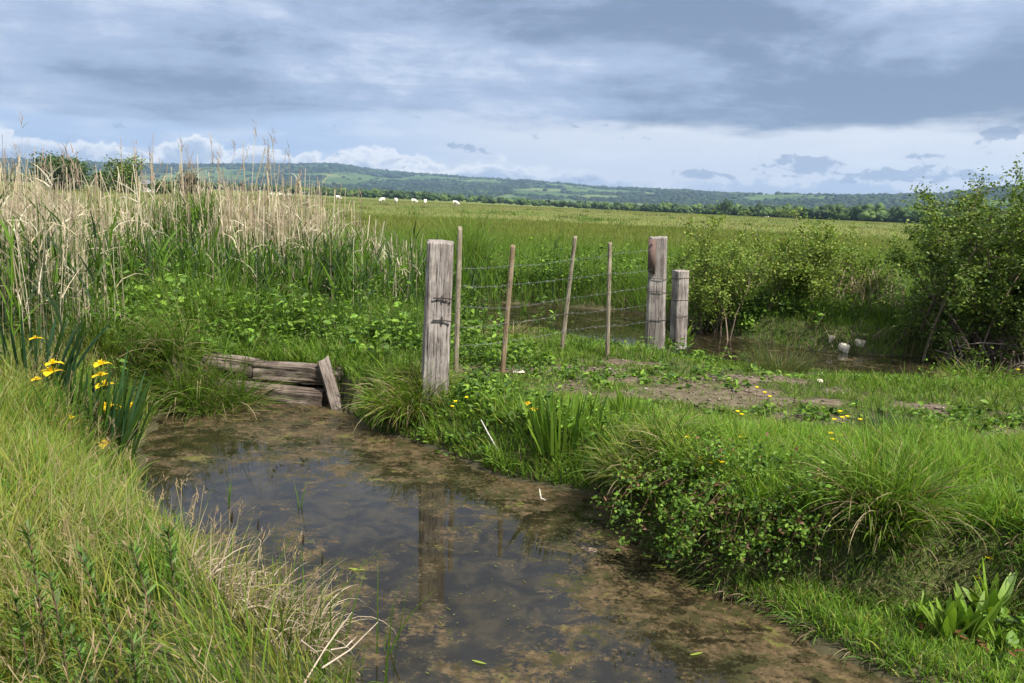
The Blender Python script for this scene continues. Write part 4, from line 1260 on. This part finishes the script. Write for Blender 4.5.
tube(B, [a_, a_ + [.10, -.01, .03], a_ + [.22, .06, .03]], [.004, .006, .006], (.36, .30, .24), 6)
tag(B.build('stick', M_BARK, loc=a_), 'bare root sticking out under the overhanging bank corner', 'stick')
B = Buf()
for k_ in range(5):
    a_ = atd(694 + 3 * k_, 571 - 3 * k_, 4.05); b_ = a_ + np.array([.16, .08, .1]) + rng.normal(0, .03, 3)
    tube(B, [a_, lerp(a_, b_, .5) + rng.normal(0, .01, 3), b_], [.003, .004, .004], (.26, .19, .17), 5)
tag(B.build('dead_twigs', M_BARK, loc=atd(694, 571, 4.05)), 'purplish dead bramble twigs at the waterline under the bramble', 'twig')

# crumbs of earth and pebbles on the bare track
B = Buf(); n = 6000
x, y = rng.uniform(-.5, 8, n), rng.uniform(5.4, 8.6, n); k = rng.uniform(0, 1, n) < dirt_mask(x, y); x, y = x[k][:1500], y[k][:1500]; n = len(x)
IC = np.array([(0, 0, 1), (.9, 0, .4), (.28, .85, .4), (-.72, .53, .4), (-.72, -.53, .4), (.28, -.85, .4), (0, 0, -.4)])
IT = np.array([(0, 1, 2), (0, 2, 3), (0, 3, 4), (0, 4, 5), (0, 5, 1), (6, 2, 1), (6, 3, 2), (6, 4, 3), (6, 5, 4), (6, 1, 5)])
s_ = .006 + .022 * rng.uniform(0, 1, n) ** 3
V = IC[None] * rng.uniform(.6, 1.3, (n, 7, 1)) * s_[:, None, None] * np.array([1, 1, .7]) + on_ground(x, y, .002)[:, None]
c = pick(n, [(.13, .10, .07), (.20, .165, .125), (.30, .26, .21), (.09, .07, .05)], [4, 3, 1, 3])
B.add(V.reshape(-1, 3), None, (IT[None] + (np.arange(n) * 7)[:, None, None]).reshape(-1, 3), np.repeat(c, 7, 0))
kind(B.build('gravel', M_BARK), 'stuff', 'crumbs of earth and small stones on the bare track')

# yellow-green scraps floating on the pond
B = Buf(); n = 300
x, y = rng.uniform(-2.9, 2.0, n * 8), rng.uniform(3.0, 7.4, n * 8)
f_ = fbm(x * 2.2, y * 2.2, 71, 3)
k = (pond_sd(x, y) < -.03) & (f_ > .56); x, y = x[k][:n], y[k][:n]; n = len(x)
c = pick(n, [(.26, .30, .05), (.22, .22, .06), (.30, .26, .10)], [4, 3, 2])
blades(B, np.stack([x, y, np.full(n, .006)], 1), rng.uniform(.006, .03, n) * rng.uniform(.5, 1.3, n), rng.uniform(-PI, PI, n), PI / 2, 0.0, rng.uniform(.002, .007, n), c * .7, c * .7, 3, 'leaf', 0)
for (px, py) in [(348, 568), (352, 570), (650, 565), (655, 567), (690, 655), (472, 660), (640, 555)]:
    a_ = at(px, py, .006); blades(B, a_[None], .07, rng.uniform(-.4, .4), PI / 2, 0, .014, (.30, .36, .06), None, 4, 'leaf', 0)
kind(B.build('duckweed', M_GRASS), 'stuff', 'yellow-green plant scraps floating on the pond')
# green shoots standing in the water
for (px, py, L, lab) in [(230, 505, .16, 'short green shoots standing in open water close to the grassy bank'), (301, 508, .22, 'green shoot with a dark tip standing alone in open water')]:
    a_ = at(px, py, 0); B = Buf()
    blades(B, np.repeat(a_[None], 4, 0) + rng.normal(0, .012, (4, 3)) * [1, 1, 0], rng.uniform(L * .6, L * 1.2, 4), rng.uniform(-PI, PI, 4), .12, .15, .007, G_MID, G_LIME, 4)
    tag(B.build('water_shoot', M_GRASS, loc=a_), lab, 'water plant')

# ------------------------------------------------------------------ shrubs by the ditch
def shrub_stems(cx, cy, n, h, r, lean=0.0, spread=1.0, base_r=.25):
    out = []
    for k in range(n):
        a = rng.uniform(0, 2 * PI); rr = r * math.sqrt(rng.uniform(0, 1))
        bx_, by_ = cx + base_r * r * rng.normal(0, 1), cy + base_r * r * rng.normal(0, 1)
        z0 = z1(bx_, by_); z0 = max(z0, 0)
        top = h * rng.uniform(.55, 1.05) * math.sqrt(max(.08, 1 - (rr / r * .88) ** 2))
        e_ = np.array([cx + rr * math.cos(a) + lean, cy + rr * math.sin(a), z0 + top])
        b_ = np.array([bx_, by_, z0 - .05]); m_ = 9; tt = np.linspace(0, 1, m_)
        ctl = np.array([lerp(b_[0], e_[0], .35), lerp(b_[1], e_[1], .35), lerp(b_[2], e_[2], .7)])
        s = ((1 - tt) ** 2)[:, None] * b_ + (2 * tt * (1 - tt))[:, None] * ctl + (tt ** 2)[:, None] * e_
        s[1:] += np.cumsum(rng.normal(0, .022 * h / 2, (m_ - 1, 3)), 0)
        out.append(s)
    return out


SHR = [(.135, .195, .032), (.10, .160, .026), (.175, .215, .042), (.065, .11, .022)]
SHR2 = [(.185, .25, .040), (.14, .215, .032), (.23, .265, .052), (.10, .15, .026)]
scrub('leafy_shrub', 'olive-green twiggy shrub closest to the short wired post', 'shrub', shrub_stems(3.3, 12.9, 30, 1.75, .95), 16000, .042, SHR2, [4, 4, 2, 2], group='low shrubs on the far ditch bank', rad0=.012, spread=.06, twigs=11)
scrub('leafy_shrub', 'middle twiggy shrub on the far ditch bank, with a thin pale bare stem', 'shrub', shrub_stems(4.5, 13.1, 30, 1.65, 1.0), 16000, .042, SHR2, [4, 4, 2, 2], group='low shrubs on the far ditch bank', rad0=.012, spread=.06, twigs=11)
scrub('leafy_shrub', 'sparse low shrub behind the pale stones, lowest of the ditch shrubs', 'shrub', shrub_stems(5.8, 13.7, 22, 1.3, .9), 9000, .042, SHR2, [4, 4, 2, 2], group='low shrubs on the far ditch bank', rad0=.010, spread=.06)
scrub('leafy_shrub', 'lower front part of the thicket, a dense shrub hanging over the dark water', 'shrub', shrub_stems(6.75, 11.1, 52, 2.35, 1.5), 46000, .050, SHR, [4, 4, 2, 2.4], group='tall thicket at the picture edge', rad0=.018, spread=.07)
scrub('leafy_shrub', 'tallest shrub of the thicket, cut by the picture edge, with bare twig tips', 'shrub', shrub_stems(8.9, 11.5, 80, 3.05, 2.0), 56000, .052, SHR, [4, 4, 2, 2.2], group='tall thicket at the picture edge', rad0=.022, spread=.08)
B = Buf()
for k_ in range(46):
    a_ = np.array([rng.uniform(5.9, 7.6), rng.uniform(10.4, 11.0), rng.uniform(.03, .45)]); d = rng.normal(0, 1, 3) * [.28, .22, .2]
    m_ = a_ + d * .5 + rng.normal(0, .05, 3)
    tube(B, [a_, m_, a_ + d], [.010, .008, .003], np.array([.22, .18, .14]) * rng.uniform(.4, 1.5), 5)
tag(B.build('dead_branches', M_BARK, loc=(6.6, 10.3, 0)), 'tangle of dead grey branches over the water under the thicket', 'branches')
B = Buf(); n = 160
x, y = 5.75 + rng.normal(0, .38, n), 12.9 + rng.normal(0, .25, n)
blades(B, on_ground(x, y), rng.uniform(.3, .95, n), rng.uniform(-PI, PI, n), rng.uniform(0, .3, n), rng.uniform(0, .5, n), rng.uniform(.008, .016, n), (.27, .2, .14), (.36, .28, .2), 4, 'stem')
tag(B.build('dead_weeds', M_DRY, loc=(5.75, 12.9, 0)), 'pinkish dead stems between the low shrubs and the tall thicket', 'dead weeds')

# ------------------------------------------------------------------ trees beyond the meadow
def far_tree(name, label, px0, px1, pyb, pyt, Y, nl, ls, cols, w, group='trees at the far meadow edge', lobes=9, cat='tree', trunk=True):
    a_, b_ = atd(px0, pyb, Y), atd(px1, pyb, Y); t_ = atd((px0 + px1) / 2, pyt, Y)
    cx = (a_[0] + b_[0]) / 2; wd = abs(b_[0] - a_[0]) / 2; zb = z1(cx, Y); hz = t_[2] - zb
    e = empty(name, (cx, Y, zb), label, cat, group)
    B = Buf()
    r = rng
    Lc = []
    tube(B, [[cx, Y, zb - .2], [cx + .02 * wd, Y, zb + hz * .35], [cx, Y, zb + hz * .75]], [hz * .035, hz * .028, hz * .01], (.06, .045, .03), 7)
    for k in range(lobes):
        an = r.uniform(0, 2 * PI); rr = wd * .62 * math.sqrt(r.uniform(0, 1)); zz = zb + hz * r.uniform(.2, .80)
        Lc.append((cx + rr * math.cos(an), Y + rr * math.sin(an), zz, wd * r.uniform(.34, .55), hz * r.uniform(.2, .3)))
        tube(B, [[cx, Y, zb + hz * .3], [lerp(cx, Lc[-1][0], .6), lerp(Y, Lc[-1][1], .6), lerp(zb + hz * .3, zz, .5)], Lc[-1][:3]], [hz * .015, hz * .01, hz * .004], (.06, .045, .03), 5)
    o = B.build('trunk', M_BARK, e, loc=(cx, Y, zb)); o.location = (0, 0, 0)
    B = Buf()
    i = r.integers(0, lobes, nl); LL = np.array(Lc)[i]
    d = r.normal(size=(nl, 3)); d /= np.linalg.norm(d, axis=1)[:, None]; d *= (r.uniform(.35, 1, nl) ** .4)[:, None] * (1 + .25 * r.normal(size=nl))[:, None]
    pos = LL[:, :3] + d * np.stack([LL[:, 3], LL[:, 3], LL[:, 4]], 1)
    tone = r.uniform(.75, 1.25, lobes)[i][:, None]
    pos[:, 2] = np.maximum(pos[:, 2], zb + .05 * hz)
    leaves(B, pos, ls * r.uniform(.6, 1.4, nl), pick(nl, cols, w) * tone, .6, .75)
    o = B.build('crown', M_FARLEAF, e, loc=(cx, Y, zb)); o.location = (0, 0, 0)


TR = [(.060, .105, .022), (.085, .135, .026), (.040, .075, .018)]
TRL = [(.12, .175, .032), (.155, .20, .04), (.07, .11, .025)]
far_tree('round_tree', 'broad dark round-topped tree above the reeds, the wider of two', 35, 95, 192, 155, 150, 6000, .42, TR, [3, 3, 3], lobes=14)
far_tree('round_tree', 'yellow-green round tree beside the white building, above the reeds', 107, 146, 193, 155, 150, 4500, .38, TRL, [3, 3, 2], lobes=11)
far_tree('bushy_tree', 'low dark bush between the two round trees', 92, 110, 192, 172, 160, 1500, .4, TR, [3, 3, 3], lobes=6)
far_tree('bushy_tree', 'dull green low trees right of the white building', 148, 176, 193, 180, 165, 1500, .4, TR, [3, 3, 3], lobes=7)
far_tree('bushy_tree', 'dark reddish-brown bush behind the tall reed plumes', 172, 205, 194, 172, 170, 1800, .4, [(.07, .06, .028), (.05, .055, .022)], [3, 2], lobes=8)
far_tree('round_tree', 'small isolated round tree at the far meadow edge, before the dark wood', 830, 850, 222, 210, 330, 1200, .6, TR, [3, 3, 2], lobes=7)
far_tree('round_tree', 'pointed dark tree at the wood edge, right of the pink house', 716, 734, 215, 199, 430, 1200, .8, TR, [2, 3, 3], lobes=8)
far_tree('bushy_tree', 'light green willow-like bush near the white far house', 738, 752, 217, 209, 380, 800, .6, TRL, [3, 3, 2], lobes=6)
far_tree('bushy_tree', 'pale green bushy tree close right of the white far house', 772, 796, 219, 209, 380, 900, .6, TRL, [3, 3, 2], lobes=7)

# ------------------------------------------------------------------ far houses
def house(name, label, px, py, wpx, hpx, Y, wall, roof, depth=.7):
    p = atd(px, py, Y); s = Y / FPX; wd = wpx * s; ht = hpx * s * .58; rf = hpx * s * .42; dp = wd * depth
    e = empty(name, p, label, 'house', 'houses beyond the meadow'); e.rotation_euler = (0, 0, .3)
    B = Buf(); x_, y_ = wd / 2, dp / 2
    V = [(-x_, -y_, -1.5), (x_, -y_, -1.5), (x_, y_, -1.5), (-x_, y_, -1.5), (-x_, -y_, ht), (x_, -y_, ht), (x_, y_, ht), (-x_, y_, ht), (-x_, 0, ht + rf * .97), (x_, 0, ht + rf * .97)]
    B.add(V, [[0, 1, 5, 4], [1, 2, 6, 5], [2, 3, 7, 6], [3, 0, 4, 7]], [[4, 7, 8][::-1], [5, 6, 9]], (1, 1, 1)); B.build('wall', wall, e)
    B = Buf(); o_ = .3
    V = [(-x_ - o_, -y_ - o_, ht - .1), (x_ + o_, -y_ - o_, ht - .1), (x_ + o_, 0, ht + rf), (-x_ - o_, 0, ht + rf), (-x_ - o_, y_ + o_, ht - .1), (x_ + o_, y_ + o_, ht - .1)]
    B.add(V, [[0, 1, 2, 3], [3, 2, 5, 4]], None, (1, 1, 1)); B.add([(a, b, c - .15) for a, b, c in V], [[0, 3, 2, 1], [3, 4, 5, 2]], None, (1, 1, 1)); rfo = B.build('roof', roof, e)
    B = Buf(); cxh = x_ * .5; V = [(cxh + a * .35, b * .35, c) for c in (ht + rf * .5, ht + rf + .9) for a, b in ((-1, -1), (1, -1), (1, 1), (-1, 1))]
    B.add(V, [[0, 1, 5, 4], [1, 2, 6, 5], [2, 3, 7, 6], [3, 0, 4, 7], [4, 5, 6, 7]], None, (1, 1, 1)); B.build('chimney', M_TILE, rfo)
    for k in (-.5, 0, .5):
        B = Buf(); wx = k * wd * .62; B.add([(wx - .4, -y_ - .02, ht * .35), (wx + .4, -y_ - .02, ht * .35), (wx + .4, -y_ - .02, ht * .75), (wx - .4, -y_ - .02, ht * .75)], [[0, 1, 2, 3]], None, (1, 1, 1)); B.build('window', M_PANE, e)


house('farm_house', 'white building partly behind the yellow-green round tree', 149, 190, 12, 10, 190, M_BWALL, M_SLATE)
house('farm_house', 'pinkish far house with a low roof at the wood edge', 659, 211, 12, 6, 560, M_PWALL, M_TILE)
house('farm_house', 'white far house at the foot of the dark wood', 765, 218, 9, 6, 420, M_BWALL, M_SLATE)

# ------------------------------------------------------------------ grazing sheep
def sheep_mesh():
    V = [(-.42, 0, .66), (-.2, 0, .68), (.1, 0, .68), (.34, 0, .68), (.52, 0, .55), (.64, 0, .34), (.72, 0, .2), (.80, 0, .12)]
    rr = [.2, .27, .28, .24, .15, .11, .10, .06]
    E_ = [(k, k + 1) for k in range(7)]
    for sx, i0 in ((-.36, 0), (.30, 3)):
        for sy in (-1, 1):
            b = len(V)
            V += [(sx, .13 * sy, .46), (sx + (.03 if sx < 0 else 0), .13 * sy, .24), (sx, .13 * sy, .02)]; rr += [.085, .05, .045]
            E_ += [(i0, b), (b, b + 1), (b + 1, b + 2)]
    for sy in (-1, 1):
        b = len(V); V += [(.58, .13 * sy, .36)]; rr += [.035]; E_ += [(5, b)]
    V += [(-.62, 0, .55)]; rr += [.06]; E_ += [(0, len(V) - 1)]
    me = bpy.data.meshes.new('sheep'); me.from_pydata(V, E_, [])
    o = bpy.data.objects.new('sheep_proto', me); C.objects.link(o)
    md = o.modifiers.new('skin', 'SKIN')
    for k, r_ in enumerate(rr): me.skin_vertices[0].data[k].radius = (r_, r_)
    me.skin_vertices[0].data[1].use_root = True
    sb = o.modifiers.new('sub', 'SUBSURF'); sb.levels = 1; sb.render_levels = 1
    dg = bpy.context.evaluated_depsgraph_get()
    m2 = bpy.data.meshes.new_from_object(o.evaluated_get(dg))
    bpy.data.objects.remove(o)
    n = len(m2.vertices); cc = np.zeros(n * 3, np.float32); m2.vertices.foreach_get('co', cc); cc = cc.reshape(-1, 3)
    dark = sstep(.56, .66, cc[:, 0]) * sstep(.45, .3, cc[:, 2])
    legs = sstep(.3, .2, cc[:, 2]) * (cc[:, 0] < .5)
    col = lerp(np.array([.74, .70, .60]), np.array([.20, .16, .13]), np.maximum(dark, legs * .7)[:, None])
    a = m2.attributes.new('tint', 'FLOAT_COLOR', 'POINT'); a.data.foreach_set('color', np.concatenate([col, np.ones((n, 1))], 1).astype(np.float32).ravel())
    m2.materials.clear(); m2.materials.append(M_FLEECE)
    for p_ in m2.polygons: p_.use_smooth = True
    return m2


sm = sheep_mesh()
for (px, py, Y, rz, lab) in [(382, 206, 165, -2.2, 'white sheep first in the grazing row, next to the reeds'), (396, 206.5, 170, -1.3, 'white sheep facing the viewer, second in the grazing row'), (414, 207, 172, .2, 'white sheep side-on in the middle of the grazing row'),
                             (425, 207.5, 168, -1.5, 'white sheep fourth in the grazing row, close to the middle one'), (456, 208.5, 160, -.6, 'white sheep grazing apart at the end of the row'), (338, 204, 180, .4, 'white sheep glimpsed between reed stems beside the row'),
                             (272, 201, 178, 2.8, 'white sheep mostly hidden by reeds, farthest from the row'), (282, 201.5, 182, .1, 'white sheep in the middle of three hidden among reeds'), (289, 201, 176, 3.0, 'white sheep of the hidden three, nearest the grazing row')]:
    p = atd(px, py, Y); o = bpy.data.objects.new('sheep', sm); C.objects.link(o)
    o.location = (p[0], Y, z1(p[0], Y) + .02); o.rotation_euler = (0, 0, rz); o.scale = (1.15,) * 3
    tag(o, lab, 'sheep', 'white sheep grazing on the marsh')

# ------------------------------------------------------------------ hills and far woods
HP = [(-700, 14), (-300, 16), (0, 17), (150, 18), (250, 23), (330, 28), (375, 23.5), (430, 22), (520, 20), (600, 16.5), (680, 16), (720, 14.5), (770, 17), (850, 17.5), (930, 21), (990, 30), (1100, 36), (1400, 30), (1900, 24)]
hpx, hpy = np.array(HP).T
azp = np.arctan((hpx - 512) / FPX)
AZ = np.linspace(R(-58), R(58), 420); RR = np.linspace(0, 1, 70)
A_, R_ = np.meshgrid(AZ, RR)
r0 = np.interp(A_, [R(-30), R(-5), R(12), R(25), R(40)], [1500, 1400, 1100, 850, 700])
r1 = np.interp(A_, [R(-30), R(-8), R(6), R(14), R(25), R(40)], [4300, 4300, 3800, 2900, 2300, 1900])
rad = r0 + (r1 - r0) * R_ * 1.2
hmax = np.interp(A_, azp, hpy) / FPX * r1
prof = sstep(0, 1, R_ / .84)
prof = .35 * R_.clip(0, 1) + .65 * prof ** 1.3
hx, hy = rad * np.sin(A_), rad * np.cos(A_)
fold = (fbm(hx / 420, hy / 650, 81, 4) - .5)
hz_ = -5 + (hmax + 4) * (prof * (1 + .45 * fold * (1 - prof * .75)))
hz_ = np.where(RR[:, None] > .8, hz_ - (RR[:, None] - .8) * 60, hz_)


def wood_mask(x, y, A, q):
    """1 in woodland, 0 in open fields"""
    f = fbm(x / 190, y / 420, 85, 4)
    th = np.interp(A, [R(-40), R(-8), R(8), R(16), R(30)], [.43, .45, .41, .34, .28])
    return sstep(-.02, .02, f - th + .10 * sstep(.62, .8, q) + .12 * sstep(.2, .0, q))


wm = wood_mask(hx, hy, A_, R_)
cell = _hash(np.floor(hx / 100 + .5 * fbm(hx / 300, hy / 300, 3)), np.floor(hy / 200), 5)
fieldc = np.where((cell > .72)[..., None], np.array([.125, .155, .055]), np.where((cell > .35)[..., None], np.array([.075, .118, .035]), np.array([.056, .09, .028])))
hc = lerp(fieldc, np.array([.022, .042, .016]), wm[..., None])  # field and wood colours darkened to stand in for cloud shadow
B = Buf(); n_ = A_.shape[1]; m_ = A_.shape[0]
ii = (np.arange(m_ - 1)[:, None] * n_ + np.arange(n_ - 1)[None]).reshape(-1)
B.add(np.stack([hx, hy, hz_], -1).reshape(-1, 3), np.stack([ii, ii + 1, ii + n_ + 1, ii + n_], 1), None, hc.reshape(-1, 3))
kind(B.build('hills', M_FLEECE, smooth=True), 'structure', 'low wooded hills with green fields along the horizon')

# crowns of the woods: lumpy low-poly domes in their thousands
import bmesh
bm = bmesh.new(); bmesh.ops.create_icosphere(bm, subdivisions=1, radius=1)
IV = np.array([v_.co[:] for v_ in bm.verts]); IF = np.array([[v_.index for v_ in f_.verts] for f_ in bm.faces]); bm.free()


def crowns(B, x, y, z, s, h, cols, w):
    n = len(x); c = pick(n, cols, w) * (.55 + .9 * fbm(x / 160, y / 380, 94, 3))[:, None]
    var = 1 + .28 * rng.normal(size=(n, len(IV), 1)).clip(-2, 2)
    V = IV[None] * var * np.stack([s, s, h], 1)[:, None] + np.stack([x, y, z + h * .6], 1)[:, None]
    F = IF[None] + (np.arange(n) * len(IV))[:, None, None]
    B.add(V.reshape(-1, 3), None, F.reshape(-1, 3), np.repeat(c, len(IV), 0) * rng.uniform(.8, 1.2, (n * len(IV), 1)))


B = Buf(); n = 42000
ia = rng.uniform(R(-44), R(46), n); q = rng.uniform(0.0, .86, n)
q = np.where(rng.uniform(0, 1, n) < .18, rng.uniform(.72, .84, n), q)
r0_ = np.interp(ia, AZ, r0[0]); r1_ = np.interp(ia, AZ, r1[0]); rd = r0_ + (r1_ - r0_) * q * 1.2
x, y = rd * np.sin(ia), rd * np.cos(ia)
# height by bilinear lookup in the hill grid
fa = (ia - AZ[0]) / (AZ[1] - AZ[0]); fr = q / (RR[1] - RR[0])
a0 = np.clip(fa.astype(int), 0, n_ - 2); b0 = np.clip(fr.astype(int), 0, m_ - 2); ta = fa - a0; tb = fr - b0
z = (hz_[b0, a0] * (1 - ta) + hz_[b0, a0 + 1] * ta) * (1 - tb) + (hz_[b0 + 1, a0] * (1 - ta) + hz_[b0 + 1, a0 + 1] * ta) * tb
k = (wood_mask(x, y, ia, q) > rng.uniform(.1, 1, n)) | (rng.uniform(0, 1, n) < .035)
x, y, z, rd = x[k], y[k], z[k], rd[k]; n = len(x)
s = rng.uniform(2.5, 8.5, n) * np.clip(rd / 2500, .7, 1.3) * (.7 + .6 * fbm(x / 120, y / 240, 93, 3))
crowns(B, x, y, z - 2.5, s * 1.25, s * rng.uniform(.45, .85, n), [(.020, .038, .016), (.031, .054, .020), (.046, .072, .024), (.016, .030, .014)], [4, 3, 1.2, 2])  # crown colours kept dark too, cloud shadow put into the tint
kind(B.build('hill_woodland', M_FARLEAF), 'stuff', 'woodland covering the distant hills')

# belt of trees along the far edge of the meadow
B = Buf(); n = 5200
px = rng.uniform(-250, 1300, n); ia = np.arctan((px - 512) / FPX)
edge_d = np.interp(px, [-250, 150, 380, 480, 620, 760, 930, 1300], [620, 560, 520, 560, 520, 420, 360, 320])
rd = edge_d * (1 + rng.uniform(0, 1, n) ** 1.3 * 1.1)
x, y = rd * np.sin(ia), rd * np.cos(ia)
dens = np.interp(px, [-250, 250, 380, 470, 560, 640, 760, 930, 1300], [.7, .6, .8, .5, .45, .75, .95, 1, 1])
k = (rng.uniform(0, 1, n) < dens) & (fbm(x / 60, y / 90, 91, 3) > np.interp(px, [300, 640, 900], [.40, .38, .30])); x, y, rd, px = x[k], y[k], rd[k], px[k]; n = len(x)
s = rng.uniform(1.6, 4.2, n) * np.interp(px, [0, 420, 560, 760, 1000], [.9, 1.0, .8, 1.25, 1.6]) * np.interp(rd, [320, 600, 1100], [.8, 1, 1.5])
zg = zland(x, y); NL = 14
tone = rng.uniform(.7, 1.3, n); kd = rng.integers(0, 4, n)
pal = np.array([(.040, .075, .018), (.065, .110, .026), (.095, .145, .034), (.030, .055, .018)])
kd = np.where(rng.uniform(0, 1, n) < .45, 0, kd)
r3 = rng.normal(size=(n, NL, 3)); r3 /= np.linalg.norm(r3, axis=2)[..., None]; r3 *= rng.uniform(.2, .85, (n, NL, 1))
X3 = (x[:, None] + r3[..., 0] * s[:, None]).ravel(); Y3 = (y[:, None] + r3[..., 1] * s[:, None]).ravel(); Z3 = (zg[:, None] + s[:, None] * (.75 + .72 * r3[..., 2])).ravel()
S3 = (s[:, None] * rng.uniform(.22, .5, (n, NL))).ravel()
var = 1 + .3 * rng.normal(size=(len(X3), len(IV), 1)).clip(-2, 2)
V3 = IV[None] * var * S3[:, None, None] + np.stack([X3, Y3, Z3], 1)[:, None]
F3 = IF[None] + (np.arange(len(X3)) * len(IV))[:, None, None]
C3 = np.repeat(np.repeat(pal[kd] * tone[:, None], NL, 0), len(IV), 0) * rng.uniform(.75, 1.25, (len(X3) * len(IV), 1))
B.add(V3.reshape(-1, 3), None, F3.reshape(-1, 3), C3)
kind(B.build('far_woods', M_FARLEAF), 'stuff', 'belt of hedges and woods where the meadow ends')

# ------------------------------------------------------------------ air
HAZE = 1.25e-4
if HAZE:
    m, t = new_mat('haze')
    vp = t.node('ShaderNodeVolumePrincipled', {'Color': (.48, .70, 1.0, 1), 'Density': HAZE, 'Anisotropy': .2})
    ou = t.node('ShaderNodeOutputMaterial'); t.put(ou.inputs['Volume'], vp.outputs[0])
    x0, x1_, y0, y1_, zb, zt = -5200, 4200, -60, 5100, -12, 260
    B = Buf()
    B.add([(x0, y0, zb), (x1_, y0, zb), (x1_, y1_, zb), (x0, y1_, zb), (x0, y0, zt), (x1_, y0, zt), (x1_, y1_, zt), (x0, y1_, zt)],
          [[0, 3, 2, 1], [4, 5, 6, 7], [0, 1, 5, 4], [1, 2, 6, 5], [2, 3, 7, 6], [3, 0, 4, 7]], None, (1, 1, 1))
    kind(B.build('haze', m), 'stuff', 'thin blue air between the meadow and the hills')

EXPOSURE = 0.7
# ------------------------------------------------------------------ render settings
S.view_settings.view_transform = 'Standard'; S.view_settings.look = 'None'
S.view_settings.exposure = EXPOSURE; S.view_settings.gamma = 1.0; S.view_settings.use_curve_mapping = False
S.render.engine = 'CYCLES'
S.cycles.max_bounces = 6; S.cycles.diffuse_bounces = 4; S.cycles.glossy_bounces = 3; S.cycles.transmission_bounces = 4
S.cycles.transparent_max_bounces = 8; S.cycles.volume_bounces = 0
S.cycles.use_adaptive_sampling = True; S.cycles.adaptive_threshold = .015
S.cycles.use_denoising = True
S.cycles.sample_clamp_indirect = 6
